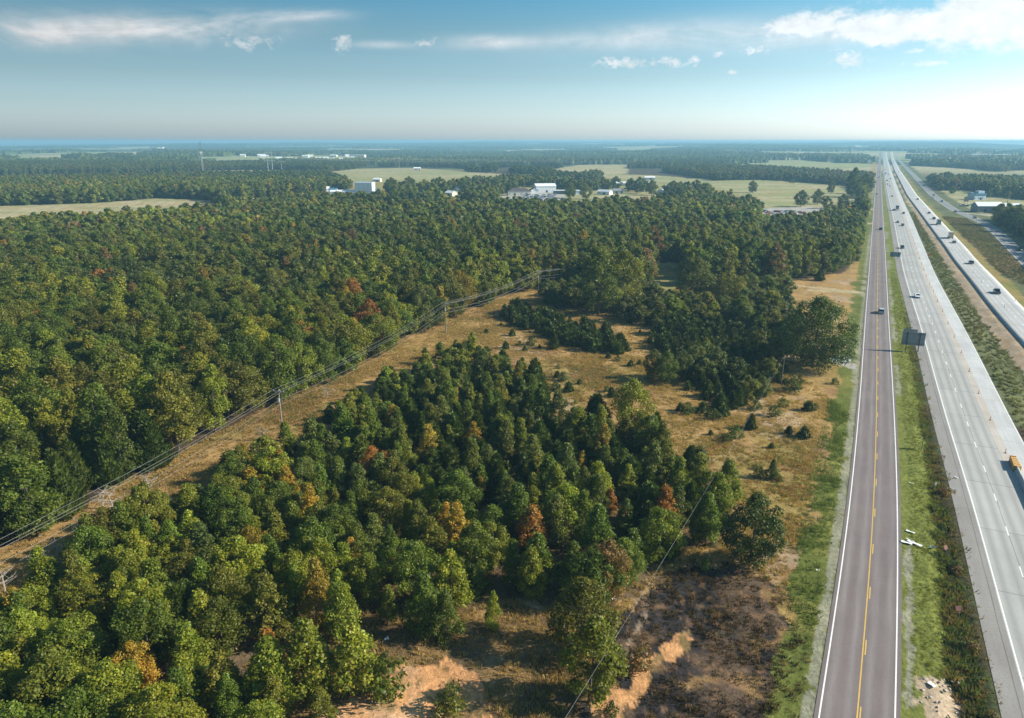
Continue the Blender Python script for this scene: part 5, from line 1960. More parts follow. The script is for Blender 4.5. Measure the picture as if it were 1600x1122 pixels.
def box_truck(colour, cab, L=8.5, semi=False):
    e = empty('box_truck' if not semi else 'semi_truck', (0, 0, 0))
    b = MB(); b.box((0, -1.2 if not semi else -1.6, 1.0 + 1.55), (2.45, L - 2.6, 2.9)); b.build('cargo_box', PAINT[colour], e, bevel=.04)
    b = MB(); b.box((0, -.3, .75), (1.0, L - .6, .3)); b.build('chassis', M_TYRE, e)
    f = (L - 2.6) / 2 + (-1.2 if not semi else -1.6)
    b = MB(); b.add([(-1.15, f + .15, .5), (1.15, f + .15, .5), (1.15, f + 2.2, .5), (-1.15, f + 2.2, .5), (-1.1, f + .15, 2.7), (1.1, f + .15, 2.7), (1.05, f + 1.5, 2.7), (-1.05, f + 1.5, 2.7), (1.12, f + 2.2, 1.5), (-1.12, f + 2.2, 1.5)],
                    [(0, 3, 2, 1), (4, 5, 6, 7), (0, 1, 5, 4), (1, 2, 8, 6, 5), (3, 0, 4, 7, 9), (2, 3, 9, 8), (8, 9, 7, 6)])
    b.build('cab', PAINT[cab], e)
    b = MB(); b.add([(-.98, f + 2.13, 1.66), (.98, f + 2.13, 1.66), (.94, f + 1.58, 2.6), (-.94, f + 1.58, 2.6)], [(0, 1, 2, 3)])
    w = b.build('windscreen', M_GLASS, e); w.location = (0, .03, .02)
    for sx in (-1, 1):
        b = MB(); b.box((sx * 1.13, f + 1.1, 2.1), (.06, .9, .7)); b.build('window', M_GLASS, e)
        for sy in ((f + 1.3, -L / 2 + 1.2) if not semi else (f + 1.3, f - .6, -L / 2 + .2, -L / 2 + 1.4)):
            b = MB(); b.bar((sx * .8, sy, .5), (sx * 1.2, sy, .5), .5, .5, 12); b.build('wheel', M_TYRE, e)
    for sx in (-.7, .7):
        b = MB(); b.box((sx, -L / 2 + .75 - (.4 if semi else 0) - .6, .95), (.3, .08, .2)); b.build('taillight', M_TAIL, e)
    return e


vproto = {}


def vehicle(Q, px, py, kind, colour, label, toward, group, z=0.03):
    key = (kind, colour)
    if kind in ('box', 'semi'):
        mk = lambda: box_truck(colour, {'tan': 'white', 'white': 'white', 'black': 'white', 'grey': 'dark blue'}.get(colour, 'white'), 8.5 if kind == 'box' else 14, kind == 'semi')
    else:
        mk = lambda: car(kind, colour)
    if key in vproto:
        e = copy_tree(vproto[key])
    else:
        e = mk(); vproto[key] = e
    o, s = along(Q, px, py, z)
    x, y, rz = on_line(Q, o, s)
    e.location = (x, y, z + float(height(x, y))); e.rotation_euler = (0, 0, rz + (math.pi if toward else 0))
    cat = {'sedan': 'car', 'suv': 'car', 'pickup': 'pickup truck', 'van': 'van', 'box': 'truck', 'semi': 'truck'}[kind]
    return tag(e, label, cat, group)


gF, g1_, g2_, gS = 'vehicles on the frontage road', 'vehicles on the near carriageway', 'vehicles on the far carriageway', 'vehicles on the service road'
for (Q, px, py, k, c, lb, tw, g, z) in [
    (F_LINE, 1376.5, 489, 'suv', 'silver', 'silver car on the frontage road, nearest of all its traffic', False, gF, .03),
    (F_LINE, 1376, 359, 'suv', 'black', 'black car on the frontage road, level with the tan box truck', False, gF, .03),
    (F_LINE, 1370, 308, 'sedan', 'white', 'white car on the frontage road where the field tracks end', True, gF, .03),
    (F_LINE, 1369.8, 304, 'sedan', 'grey', 'grey car close behind the white one on the frontage road', True, gF, .03),
    (F_LINE, 1374.3, 269, 'sedan', 'grey', 'farthest grey car on the frontage road', False, gF, .03),
    (F_LINE, 1372.2, 278, 'sedan', 'dark blue', 'dark blue car far up the frontage road', True, gF, .03),
    (F_LINE, 1374.5, 276, 'sedan', 'silver', 'silver car far up the frontage road beside the dark blue one', False, gF, .03),
    (H1_LINE, 1433, 464.5, 'sedan', 'white', 'white car alone on the near carriageway', True, g1_, .03),
    (H1_LINE, 1409.5, 388, 'suv', 'black', 'black car on the near carriageway beside the blue sign', True, g1_, .03),
    (H1_LINE, 1410, 353, 'suv', 'grey', 'dark grey car in the inner lane of the near carriageway', True, g1_, .03),
    (H1_LINE, 1402.5, 348, 'sedan', 'grey', 'grey car just ahead of the black truck behind it', True, g1_, .03),
    (H1_LINE, 1401.5, 328.5, 'box', 'black', 'dark box truck on the near carriageway', True, g1_, .03),
    (H1_LINE, 1396.5, 329, 'sedan', 'black', 'black car in the outer lane beside the dark box truck', True, g1_, .03),
    (H1_LINE, 1411.8, 334, 'sedan', 'black', 'black car on the inner edge near the dark box truck', True, g1_, .03),
    (H1_LINE, 1393.7, 307, 'sedan', 'grey', 'lone grey car behind the dark box truck', True, g1_, .03),
    (H1_LINE, 1385.7, 283, 'suv', 'black', 'black car at the front of the distant queue', True, g1_, .03),
    (H1_LINE, 1386.5, 288.5, 'sedan', 'grey', 'grey car leading the distant queue in the outer lane', True, g1_, .03),
    (H1_LINE, 1390.3, 291, 'sedan', 'silver', 'silver car leading the distant queue in the inner lane', True, g1_, .03),
    (H1_LINE, 1391.2, 279.5, 'sedan', 'black', 'black car in the distant queue, inner lane', True, g1_, .03),
    (H1_LINE, 1383.6, 272.5, 'box', 'white', 'white truck in the distant queue', True, g1_, .03),
    (H1_LINE, 1388, 273, 'sedan', 'dark blue', 'dark blue car at the back of the distant queue', True, g1_, .03),
    (H1_LINE, 1382.8, 265.5, 'sedan', 'grey', 'last grey car of the distant queue', True, g1_, .03),
    (H2_LINE, 1557, 458, 'pickup', 'dark blue', 'dark pickup nearest on the far carriageway', False, g2_, H2_Z + .01),
    (H2_LINE, 1517, 412, 'suv', 'grey', 'grey car behind the dark pickup on the far carriageway', False, g2_, H2_Z + .01),
    (H2_LINE, 1490.5, 379.5, 'sedan', 'grey', 'small grey car close to the tan box truck', False, g2_, H2_Z + .01),
    (H2_LINE, 1484.5, 372, 'box', 'tan', 'tan box truck on the far carriageway', False, g2_, H2_Z + .01),
    (H2_LINE, 1466, 351, 'box', 'grey', 'grey truck ahead of the tan box truck', False, g2_, H2_Z + .01),
    (H2_LINE, 1459, 342.5, 'suv', 'black', 'black car beside the grey truck', False, g2_, H2_Z + .01),
    (H2_LINE, 1451.5, 333.5, 'sedan', 'black', 'black car ahead of the grey truck', False, g2_, H2_Z + .01),
    (H2_LINE, 1433.7, 312, 'sedan', 'grey', 'grey car alone in the middle of the far carriageway', False, g2_, H2_Z + .01),
    (H2_LINE, 1404, 268.8, 'sedan', 'black', 'black car far up the far carriageway', False, g2_, H2_Z + .01),
    (H2_LINE, 1396, 251.5, 'sedan', 'dark blue', 'dark blue car near the crest of the far carriageway', False, g2_, H2_Z + .01),
    (H2_LINE, 1396.8, 254.5, 'sedan', 'grey', 'grey car near the crest, just before the dark blue one', False, g2_, H2_Z + .01),
    (S_LINE, 1591, 391, 'pickup', 'black', 'black pickup on the service road at the right edge', True, gS, .03),
    (S_LINE, 1523, 341, 'sedan', 'black', 'black car on the service road by the side turning', True, gS, .03),
    (S_LINE, 1492.5, 331.5, 'sedan', 'black', 'black car on the service road at the bend', True, gS, .03),
    (S_LINE, 1471.5, 315.5, 'suv', 'black', 'black car on the upper service road', True, gS, .03),
    (S_LINE, 1459, 305.5, 'suv', 'grey', 'grey car on the upper service road', True, gS, .03),
    (S_LINE, 1457.5, 309, 'sedan', 'white', 'white car just before the grey one on the upper service road', True, gS, .03),
    (S_LINE, 1443.8, 290, 'sedan', 'dark blue', 'dark blue car turning on the upper service road', True, gS, .03)]:
    vehicle(Q, px, py, k, c, lb, tw, g, z)
x, y = G(1311, 566)
e = copy_tree(vproto[('sedan', 'white')]) if False else car('pickup', 'white')
e.location = (x, y, 0.0); e.rotation_euler = (0, 0, R(97))
tag(e, 'white pickup parked under the huge oak at the end of the drive', 'pickup truck')
x, y = G(1350, 332)
e = box_truck('white', 'white', 7.0); e.location = (x, y, 0); e.rotation_euler = (0, 0, R(80))
tag(e, 'white box trailer truck parked on the drive by the roadside trees', 'truck')

# ================================================================== SIGNS, BARRIER, CONES, LITTER
M_SIGNBACK = simple('sign_back_metal', (0.27, 0.28, 0.29), 0.6, 0.1, noise=0.1, scale=1)
M_SIGNGREEN = simple('sign_face_green', (0.02, 0.16, 0.08), 0.5, noise=0.03)
M_POST = simple('sign_post', (0.10, 0.10, 0.105), 0.6, 0.3)
M_ORANGE = simple('safety_orange', (0.80, 0.20, 0.02), 0.6, noise=0.1)
M_CRASHY = simple('crash_cushion_yellow', (0.58, 0.33, 0.10), 0.6, noise=0.18, scale=2)
M_BARR = simple('barrier_concrete', (0.52, 0.51, 0.48), 0.85, noise=0.15, scale=1)
M_LITTER = simple('white_sheet', (0.80, 0.79, 0.76), 0.6, noise=0.05)
M_RED = simple('rusty_sign_red', (0.16, 0.06, 0.045), 0.6, noise=0.2)
M_BLUES = simple('sign_blue_grey', (0.16, 0.24, 0.30), 0.5, 0.3, noise=0.1)


def big_sign(px, py, w, h, z0, rz, label, back, tab=True):
    x, y = G(px, py)
    e = empty('highway_sign', (x, y, -0.5), rz, label, 'road sign')
    nb = 5
    for i in range(nb):            # extruded sheets, one above the other
        b = MB(); b.box((0, 0, z0 + h * (i + .5) / nb), (w, .05, h / nb - .03)); b.build('panel', back, e)
    if tab:
        b = MB(); b.box((-w * .18, 0, z0 + h + .42), (w * .62, .05, .8)); b.build('exit_tab', back, e)
    for sx in (-w * .27, w * .27):
        b = MB(); b.box((sx, -.16, (z0 + h) / 2), (.22, .26, z0 + h)); b.build('post', M_POST, e)
    for f in (.12, .88):
        b = MB(); b.box((0, -.06, z0 + h * f), (w * .95, .06, .1)); b.build('brace', M_POST, e)
    b = MB(); b.box((0, .045, z0 + h / 2), (w - .1, .02, h - .1)); b.build('face', M_SIGNGREEN, e)
    return e


big_sign(1424, 549, 5.9, 3.9, 2.3, -.38, 'large grey back of the highway guide sign on two posts', M_SIGNBACK)
big_sign(1398, 404, 5.0, 2.4, 1.4, -.25, 'blue-grey backed highway sign farther up the ditch', M_BLUES, False)

# orange diamond work sign in the median
x, y = G(1450.5, 404)
e = empty('road_work_sign', (x, y, -0.4), -.3, 'orange diamond work sign in the median', 'road sign')
b = MB(); M_ = Matrix.Rotation(R(45), 4, 'Y'); b.box((0, 0, 2.3), (1.3, .04, 1.3), M_); b.build('diamond', M_ORANGE, e)
b = MB(); b.bar((0, .05, 0), (0, .05, 1.6), .05, .05, 6); b.bar((-.5, .4, 0), (0, .05, .9), .03); b.bar((.5, .4, 0), (0, .05, .9), .03); b.build('stand', M_POST, e)


def small_sign(px, py, w, h, z0, m_, rz, label, lean=0.0):
    x, y = G(px, py)
    e = empty('road_sign', (x, y, -0.5), rz, label, 'road sign')
    e.rotation_euler = (lean, 0, rz)
    b = MB(); b.box((0, 0, z0 + h / 2), (w, .04, h)); b.build('plate', m_, e)
    b = MB(); b.bar((0, .04, -.2), (0, .04, z0 + h), .045, .045, 6); b.build('post', M_POST, e)


small_sign(1484, 868, .75, .6, 1.3, M_RED, .5, 'brownish red plate sign in the ditch weeds, nearer the white litter', -.5)
small_sign(1502, 966, .75, .6, 1.3, M_RED, .1, 'brownish red plate sign in the ditch weeds, lower of the two', -.5)
small_sign(1440, 702, .7, 1.5, 1.5, M_SIGNBACK, 1.1, 'narrow dark sign seen edge-on in the ditch')
small_sign(1461, 762, .5, .5, 1.0, M_SIGNBACK, .4, 'small grey marker plate at the highway shoulder')
# slim sign casting shadow is the guide sign's own; delineators and barrels on the dusty strip
M_DELIN = simple('weathered_delineator', (0.16, 0.085, 0.06), 0.7)
b_proto = None


def drum(x, y, z, label, group, small=False):
    e = empty('traffic_drum' if not small else 'delineator', (x, y, z), 0, label, 'traffic drum' if not small else 'delineator', group)
    if small:
        b = MB(); b.bar((0, 0, 0), (0, 0, 1.0), .05, .04, 8); b.build('tube', M_DELIN, e)
        b = MB(); b.bar((0, 0, 0), (0, 0, .06), .22, .2, 8); b.build('base', M_TYRE, e)
    else:
        for z0, z1, m_ in ((.05, .3, M_ORANGE), (.3, .48, M_LITTER), (.48, .72, M_ORANGE), (.72, .88, M_LITTER), (.88, 1.0, M_ORANGE)):
            b = MB(); b.bar((0, 0, z0), (0, 0, z1), .29 - z0 * .06, .29 - z1 * .06, 10); b.build('band', m_, e)
        b = MB(); b.bar((0, 0, 0), (0, 0, .06), .42, .4, 10); b.build('base', M_TYRE, e)
    return e


dp = None
o_, s_ = along(H1_LINE, 1567, 702)
oa, sa = along(H1_LINE, 1437, 424)
k = 0
s = s_ - 2
lab = 'dull orange delineator tube on the dusty strip of the near carriageway'
while s < sa + 160:
    x, y, rz = on_line(H1_LINE, 8.4, s)
    if dp is None:
        dp = drum(x, y, .03, lab, lab, True); dd = dp
    else:
        dd = copy_tree(dp); dd.location = (x, y, .03)
    k += 1
    s += 19.0
lab2 = 'dull orange delineator tube standing on the far carriageway'
for (px, py) in ((1520, 427), (1533, 442), (1569, 480), (1586, 470)):
    o, s = along(H2_LINE, px, py, H2_Z); x, y, rz = on_line(H2_LINE, o, s)
    dd = copy_tree(dp); dd.location = (x, y, H2_Z + .01); tag(dd, lab2, None, lab2)

# crash cushion and barrier wall
o_, s_ = along(H1_LINE, 1586, 735)
x, y, rz = on_line(H1_LINE, 8.9, s_)
e = empty('crash_cushion', (x, y, 0.03), rz, 'yellow-orange crash cushion at the head of the concrete barrier', 'crash cushion')
for i in range(5):
    b = MB(); b.box((0, 1.0 + i * .92 - 1.0, .55), (1.25 - .07 * i, .86, 1.0)); b.build('cell', M_CRASHY, e, bevel=.05)
b = MB(); b.box((0, 1.8, .05), (1.1, 5.0, .1)); b.build('base', M_POST, e)
b = MB(); b.box((0, 4.3, .6), (1.0, .12, 1.1)); b.build('nose_plate', M_ORANGE, e)
seg = None
s = s_ - 2.4
i = 0
while s > 60:
    x, y, rz = on_line(H1_LINE, 8.95 if i else 8.9, s)
    if seg is None:
        b = MB(); pr = [(-.4, 0), (.4, 0), (.38, .12), (.16, .35), (.12, 1.0), (-.12, 1.0), (-.16, .35), (-.38, .12)]
        b.prism(pr, -1.9, 1.9); seg = b.build('concrete_barrier', M_BARR, None); sg = seg
    else:
        sg = seg.copy(); C.objects.link(sg)
    sg.location = (x, y, .03); sg.rotation_euler = (0, 0, rz)
    tag(sg, 'concrete barrier segment in the row behind the crash cushion', 'barrier', 'concrete barrier segments')
    s -= 3.86; i += 1
    if i > 16: break

# white sheets and rubbish on the verge
def sheet(px, py, w, l, rz, label, m_=None, curl=.05):
    x, y = G(px, py); w *= .55; l *= .68
    b = MB(); n = 4
    for j in range(n):
        pass
    vs = []; fs = []
    for iy in range(5):
        for ix in range(3):
            vs.append((w * (ix / 2 - .5), l * (iy / 4 - .5), .12 + curl * math.sin(iy * 1.3 + ix) ))
    for v_ in list(vs): vs.append((v_[0], v_[1], v_[2] - .03))
    for iy in range(4):
        for ix in range(2):
            a = iy * 3 + ix
            fs.append((a, a + 1, a + 4, a + 3)); fs.append((a + 15, a + 18, a + 19, a + 16))
    edge = [0, 1, 2, 5, 8, 11, 14, 13, 12, 9, 6, 3]
    for a, c in zip(edge, edge[1:] + edge[:1]): fs.append((a, a + 15, c + 15, c))
    b.add(vs, fs)
    o = b.build('litter_panel', m_ or M_LITTER, None)
    o.location = (x, y, 0.05); o.rotation_euler = (0, .05, rz)
    tag(o, label, 'litter')


sheet(1422.5, 832, .75, 1.9, .75, 'white strip of litter on the verge grass, upper piece')
sheet(1416.5, 849, 1.0, 2.2, .9, 'white sheet of litter touching the road gravel')
sheet(1429, 850, 1.1, 3.1, .6, 'largest white sheet of litter on the bright verge grass')
sheet(1422, 845, .35, 1.8, .6, 'thin white strip beside the largest sheet')
sheet(1457, 856, .4, 1.4, .5, 'curved white scrap at the rim of the ditch weeds', curl=.35)
sheet(1456, 1071, 1.0, 1.3, .35, 'square white board on the bare soil patch by the lower edge')
sheet(1424, 756, .3, 1.1, .6, 'small white strip far up the verge')
sheet(1278, 892, .35, .7, 1.4, 'small white scrap on the left grass verge')
sheet(960, 938, .7, 1.2, .7, 'grey-white rubbish at the foot of the thicket', curl=.3)
sheet(604, 1000, .9, .8, .3, 'pale scrap on the brown clearing', curl=.3)
sheet(440, 968, .8, .6, .3, 'pale scrap under the trees left of the brown clearing', curl=.3)
sheet(1494, 747, .5, 1.0, .3, 'white scrap on the highway shoulder')
# pale stones scattered on the cut bank
M_STONE = simple('pale_stone', (0.42, 0.36, 0.29), .9, noise=.2)
IV, IF = ico()
for i in range(24):
    px = 1436 + rnd.random() * 70; py = 1040 + rnd.random() * 85
    py = max(py, 1062)
    x, y = G(px, py)
    if i < 4:
        me = mesh_np('stone', IV * np.array([.2, .15, .1]) * (0.8 + .4 * np.random.default_rng(i).random((len(IV), 1))), IF, (M_STONE,))
        if i == 0: stones = []
        stones.append(me)
    o = link('stone', stones[i % 4], label='pale stone on the eroded bank beside the ditch', cat='stone', group='stones on the eroded bank')
    o.location = (x, y, -.02); o.rotation_euler = (0, 0, rnd.random() * 6); o.scale = (rnd.uniform(.6, 1.4),) * 3

# ================================================================== BUILDINGS
M_CREAM = simple('cream_wall', (0.62, 0.58, 0.50), .8, noise=.06, scale=.3)
M_WHITEW = simple('white_wall', (0.76, 0.77, 0.77), .7, noise=.05, scale=.3)
M_BLUEW = simple('pale_blue_wall', (0.50, 0.58, 0.66), .6, noise=.05, scale=.3)
M_WROOF = simple('white_metal_roof', (0.80, 0.80, 0.79), .4, noise=.04, scale=.3)
M_BROOF = simple('brown_roof', (0.085, 0.07, 0.07), .85, noise=.1, scale=.5)
M_GROOF = simple('grey_roof', (0.24, 0.25, 0.26), .8, noise=.1, scale=.5)
M_DOOR = simple('dark_door', (0.06, 0.06, 0.065), .6, noise=.1)
M_BLUEF = simple('store_blue', (0.05, 0.16, 0.27), .5, noise=.05)


def house(px, py, w, d, h, rz, roof, wall, rf, label, cat='building', name='building', ridge=None, doors=2, wins=3, over=.4, open_front=False, z=None):
    x, y = G(px, py)
    zz = float(height(x, y)) if z is None else z
    e = empty(name, (x, y, zz), R(rz), label, cat)
    if open_front:
        for sx in np.linspace(-w / 2 + .2, w / 2 - .2, 5):
            b = MB(); b.box((sx, -d / 2 + .2, h / 2), (.25, .25, h)); b.build('post', M_DOOR, e)
        b = MB(); b.box((0, d / 2 - .1, h / 2), (w, .2, h)); b.build('wall', wall, e)
        for sx in (-w / 2 + .1, w / 2 - .1):
            b = MB(); b.box((sx, 0.1, h / 2), (.2, d - .6, h)); b.build('wall', wall, e)
    else:
        b = MB(); b.box((0, 0, h / 2 - .3), (w, d, h + .6)); b.build('wall', wall, e)
    rh = ridge if ridge is not None else d * .22
    if roof == 'gable':
        b = MB(); pr = [(-d / 2 - over, h - over * .35), (0, h + rh), (d / 2 + over, h - over * .35), (d / 2 + over, h - over * .35 + .18), (0, h + rh + .2), (-d / 2 - over, h - over * .35 + .18)]
        b.add([(-w / 2 - over, a, c) for a, c in pr] + [(w / 2 + over, a, c) for a, c in pr], [(i, (i + 1) % 6, 6 + (i + 1) % 6, 6 + i) for i in range(6)] + [(5, 4, 1, 0), (4, 3, 2, 1), (6, 7, 10, 11), (7, 8, 9, 10)])
        b.build('roof', rf, e)
        b = MB()
        for sx in (-w / 2, w / 2):
            b.add([(sx, -d / 2, h - .01), (sx, d / 2, h - .01), (sx, 0, h + rh)], [(0, 1, 2)])
        b.build('gable', wall, e)
    elif roof == 'hip':
        b = MB(); o = over
        b.add([(-w / 2 - o, -d / 2 - o, h), (w / 2 + o, -d / 2 - o, h), (w / 2 + o, d / 2 + o, h), (-w / 2 - o, d / 2 + o, h), (-w / 2 + d / 2, 0, h + rh), (w / 2 - d / 2, 0, h + rh)],
              [(0, 1, 5, 4), (1, 2, 5), (2, 3, 4, 5), (3, 0, 4), (3, 2, 1, 0)]); b.build('roof', rf, e)
    else:
        b = MB(); b.box((0, 0, h + .2), (w + .5, d + .5, .4)); b.build('roof', rf, e)
        if not open_front:
            b = MB(); b.box((0, 0, h + .75), (w + .4, .3, .7)); b.build('parapet', wall, e)
    if not open_front:
        for i in range(doors):
            b = MB(); b.box((-w / 2 + w * (i + .5) / max(1, doors) + 1, -d / 2 - .03, 1.3), (2.2, .1, 2.6)); b.build('door', M_DOOR, e)
        for i in range(wins):
            b = MB(); b.box((-w / 2 + w * (i + .5) / wins - 1.2, -d / 2 - .04, min(h - 1.2, 2.0)), (1.3, .1, 1.1)); f_ = b.build('window', M_WHITEW, e)
            b = MB(); b.box((-w / 2 + w * (i + .5) / wins - 1.2, -d / 2 - .08, min(h - 1.2, 2.0)), (1.1, .06, .9)); b.build('pane', M_GLASS, f_)
    return e


e = house(571, 304, 20, 12, 13.2, -8, 'flat', M_BLUEW, M_WROOF, 'tall pale block building with white roof standing over the wood', doors=0, wins=0)
for i in range(4):
    b = MB(); b.box((-7.5 + 5 * i, -6.06, 6.6), (.25, .12, 13.0)); b.build('wall_rib', M_WHITEW, e)
house(585, 303, 7, 8, 6, -8, 'flat', M_WHITEW, M_WROOF, 'small white annex right of the tall pale block', doors=1, wins=0)
house(811, 305, 26, 13, 4.6, 6, 'hip', M_CREAM, M_BROOF, 'long low shop with brown hip roof and cream walls', doors=2, wins=4, ridge=3.6)
house(834, 304, 11, 9, 4.6, 6, 'gable', M_WHITEW, M_BROOF, 'white gabled front wing of the brown-roofed shop', doors=1, wins=2, ridge=3.4).rotation_euler = (0, 0, R(96))
house(851, 300, 24, 18, 7.2, 8, 'gable', M_WHITEW, M_WROOF, 'large bright white metal shed behind the car yard', doors=1, wins=0, ridge=2.6)
house(885, 303, 30, 9, 3.8, 4, 'flat', M_BLUEW, M_WROOF, 'long low open-fronted shed with white roof', open_front=True)
house(905, 304, 9, 7, 3.4, 4, 'flat', M_WHITEW, M_GROOF, 'small flat office at the end of the open shed', doors=1, wins=1)
house(1018, 292, 12, 7, 3.2, -5, 'gable', M_WHITEW, M_WROOF, 'small white house among the dark yard trees', ridge=1.6)
house(1052, 301, 8, 6, 3.2, 10, 'gable', M_WHITEW, M_WROOF, 'little white cabin right of the yard trees', wins=1, doors=1, ridge=1.5)
house(1062, 297, 4, 3, 2.6, 0, 'flat', M_WHITEW, M_WROOF, 'tiny white hut behind the little cabin', wins=0, doors=1)
house(652, 266, 14, 10, 4, 5, 'gable', M_CREAM, M_WROOF, 'pale farm shed on the top rim of the green pasture', ridge=2, wins=1)
house(965, 302, 12, 8, 3.2, 0, 'gable', M_CREAM, M_GROOF, 'grey-roofed house half hidden by round yard trees', ridge=2)
house(662, 306, 11, 8, 3.4, 20, 'gable', M_CREAM, M_GROOF, 'small grey house below the green pasture', ridge=2)
house(628, 304, 9, 7, 3.2, 70, 'gable', M_WHITEW, M_WROOF, 'white gable end glinting among trees right of the block', ridge=2.2)
house(538, 304, 30, 9, 3.6, 4, 'gable', M_WHITEW, M_WROOF, 'long low white shed left of the tall block', ridge=1.4)
house(521, 303, 9, 8, 5, 4, 'gable', M_BLUEW, M_BLUEF, 'little blue-green hut at the end of the long white shed', ridge=1.5, doors=1, wins=1)
house(1541, 331, 21, 11, 5.2, -4, 'gable', M_GROOF, M_WROOF, 'left half of the long shed with bright white roof by the service road', ridge=3.0, doors=2, wins=3)
house(1576, 333, 14.5, 11, 5.0, -4, 'gable', M_GROOF, M_WROOF, 'right half of the long shed with bright white roof by the service road', ridge=3.0, doors=1, wins=2)
e = house(1525, 312, 13, 10, 6.2, 8, 'flat', M_BLUEW, M_BLUEF, 'two storey store with blue fascia behind the white-roofed shed', doors=1, wins=3)
b = MB(); b.box((0, -5.1, 5.0), (13.2, .3, 1.2)); b.build('fascia', M_BLUEF, e)
b = MB(); b.box((2, -1, 7.6), (7, 5, 2.6)); b.build('upper_storey', M_BLUEW, e)
e = empty('billboard', (*G(1509, 318), 0), R(10), 'dark square billboard beside the blue store', 'billboard')
b = MB(); b.box((0, 0, 4.2), (5, .3, 4.6)); b.build('panel', M_DOOR, e)
for sx in (-1.6, 1.6):
    b = MB(); b.bar((sx, 0, -.3), (sx, 0, 2), .14, .14, 6); b.build('post', M_POST, e)
house(1462, 289, 14, 8, 3.4, -10, 'gable', M_CREAM, M_GROOF, 'low house under the dark trees by the service road', ridge=2)
for (px, py, w, lb) in [(1528, 247, 62, 'first long white warehouse roof in the blue distance'), (1561, 247.5, 66, 'second long white warehouse roof in the blue distance'), (1589, 261, 34, 'white warehouse roof at the right rim of the far wood'),
                        (1055, 226.4, 160, 'pale warehouse on the far ridge'), (1030, 228, 110, 'smaller pale warehouse before the far ridge')]:
    e = house(px, py, w, 26 if w < 100 else 60, 13 if w < 100 else 24, 3, 'flat', M_WHITEW, M_WROOF, lb, doors=0, wins=0)
# roofs of the little town far to the left of the twin poles
rt = random.Random(3)
for i in range(16):
    px = 382 + i * 11.5 + rt.uniform(-4, 4); py = 247 + rt.uniform(-3.5, 3.5)
    lb = 'tiny pale building of the far town among the trees'
    e = house(px, py, rt.uniform(10, 30), 14, rt.uniform(4, 7), rt.uniform(-30, 30), 'gable', M_WHITEW if i % 3 else M_CREAM, M_WROOF, lb, doors=0, wins=0)
    e['group'] = 'pale buildings of the far town'
for i, (px, py) in enumerate([(40, 232), (28, 231.5), (250, 234), (242, 234.5), (560, 247), (690, 247), (1325, 230), (1338, 232), (1420, 238), (1440, 236)]):
    e = house(px, py, rt.uniform(40, 90), 30, 14, rt.uniform(-12, 12), 'flat', M_CREAM, M_WROOF, 'small white speck of a building on the hazy horizon', doors=0, wins=0)
    e['group'] = 'white buildings on the horizon'

hs_ = random.Random(12)
spots = [(505, 299), (590, 284), (676, 294), (690, 300), (705, 306), (722, 298), (735, 289), (751, 301), (765, 292), (760, 283), (780, 281), (930, 292), (945, 304), (968, 290), (1005, 287), (1035, 303), (1075, 300), (1090, 306), (1120, 312), (1142, 320),
         (1160, 316), (880, 284), (850, 283), (820, 286), (900, 277), (1015, 281)]
for i, (px, py) in enumerate(spots):
    lb = '%s %s house in the scattered settlement, %s' % (['small', 'low', 'long'][i % 3], ['white', 'cream', 'grey-roofed'][i % 3], 'near the block building' if px < 720 else 'around the white shed' if px < 960 else 'before the pale pasture')
    e = house(px, py, hs_.uniform(10, 19), hs_.uniform(7, 10), 3.4, hs_.uniform(-60, 60), 'gable', [M_WHITEW, M_CREAM, M_WHITEW][i % 3], [M_WROOF, M_WROOF, M_GROOF][i % 3], lb, ridge=2.0, wins=2, doors=1, name='house', cat='house')
    e['group'] = lb

# parked cars: the crowded yard before the shop, the gravel lot and the row on the left track
cp = [car('sedan', 'white', True), car('sedan', 'silver', True), car('suv', 'grey', True), car('sedan', 'dark blue', True), car('suv', 'pale blue', True), car('pickup', 'red', True), car('van', 'white', True)]
fresh = set(range(len(cp)))


def parked(px, py, i, rz, label, group):
    global fresh
    i %= len(cp)
    if i in fresh:
        e = cp[i]; fresh.discard(i)
    else:
        e = copy_tree(cp[i])
    x, y = G(px, py)
    e.location = (x, y, 0); e.rotation_euler = (0, 0, rz)
    tag(e, label, 'car', group)


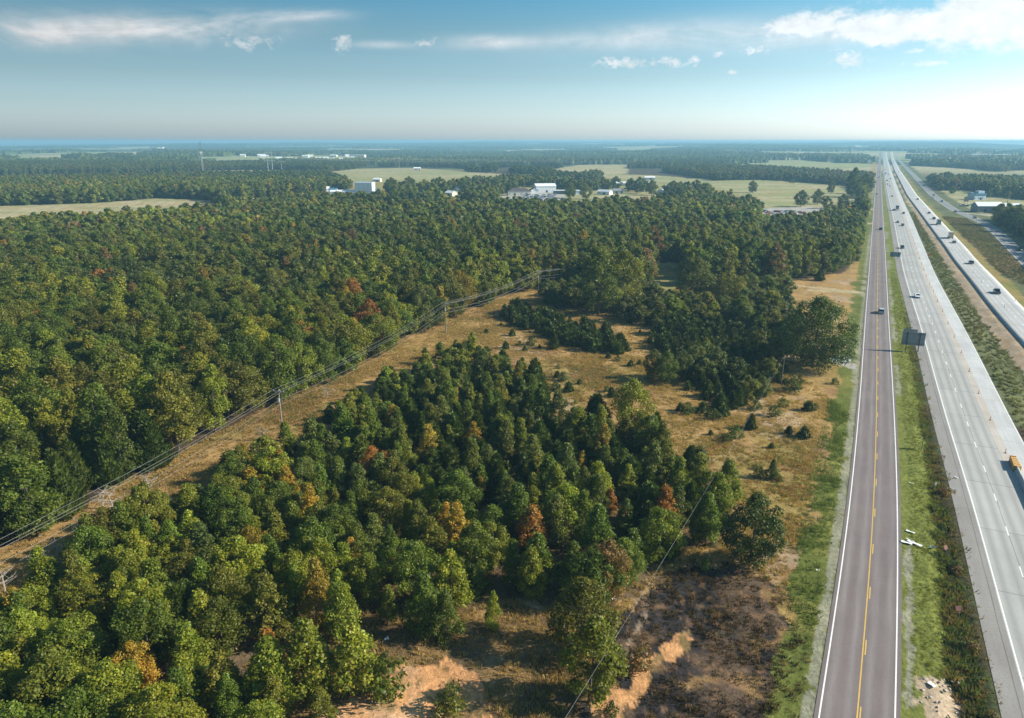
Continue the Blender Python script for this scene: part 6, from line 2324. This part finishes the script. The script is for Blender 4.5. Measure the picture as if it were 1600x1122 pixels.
cn = ['white car', 'silver car', 'grey car', 'dark blue car', 'pale blue car', 'red pickup', 'white van']
k = 0
for row in range(6):
    for j in range(13):
        if rt.random() < .22: continue
        i = rt.randrange(7) if rt.random() < .5 else rt.randrange(2)
        parked(819 + j * 3.9 + rt.uniform(-1, 1) + (row % 2) * 1.5, 305.5 + row * 1.75 + rt.uniform(-.4, .4), i, rt.uniform(-.3, .3) + 1.2, cn[i] + ' in the crowded yard before the white shed', cn[i] + 's of the yard before the white shed')
for j in range(16):
    i = rt.randrange(7)
    parked(1193 + j * 4.2 + rt.uniform(-1.5, 1.5), 333 + rt.uniform(-3, 2), i, rt.uniform(0, 3), cn[i] + ' on the gravel lot by the pale pasture', cn[i] + 's on the gravel lot')
for j in range(15):
    i = [0, 6, 1, 0, 2][j % 5]
    parked(440 + j * 4.8 + rt.uniform(-1, 1), 316 - j * .45 + rt.uniform(-.8, .8), i, rt.uniform(.8, 1.6), cn[i] + ' in the row along the track left of the tall block', cn[i] + 's along the left track')
for j in range(10):
    i = rt.randrange(7)
    parked(745 + j * 4.2, 311 + rt.uniform(-2, 2), i, rt.uniform(0, 3), cn[i] + ' left of the brown-roofed shop', cn[i] + 's left of the brown-roofed shop')
for j in range(8):
    i = rt.randrange(7)
    parked(1500 + j * 4.4, 322 + rt.uniform(-1.5, 1.5), i, rt.uniform(0, 3), cn[i] + ' parked before the blue store', cn[i] + 's parked before the blue store')
for i in list(fresh):
    for ch in list(cp[i].children): bpy.data.objects.remove(ch)
    bpy.data.objects.remove(cp[i])

# ================================================================== HAZE
def haze():
    b = MB()
    b.box((0, 0, -14), (2 * 14600, 2 * 14600, 156))
    m, k, out = mat('haze_air')
    v = k.n('ShaderNodeVolumePrincipled')
    v.inputs['Color'].default_value = (0.38, 0.72, 0.93, 1)
    v.inputs['Density'].default_value = 1.9e-4
    v.inputs['Anisotropy'].default_value = 0.12
    k.l(v.outputs[0], out.inputs['Volume'])
    b.build('haze', m, kind='stuff')


haze()
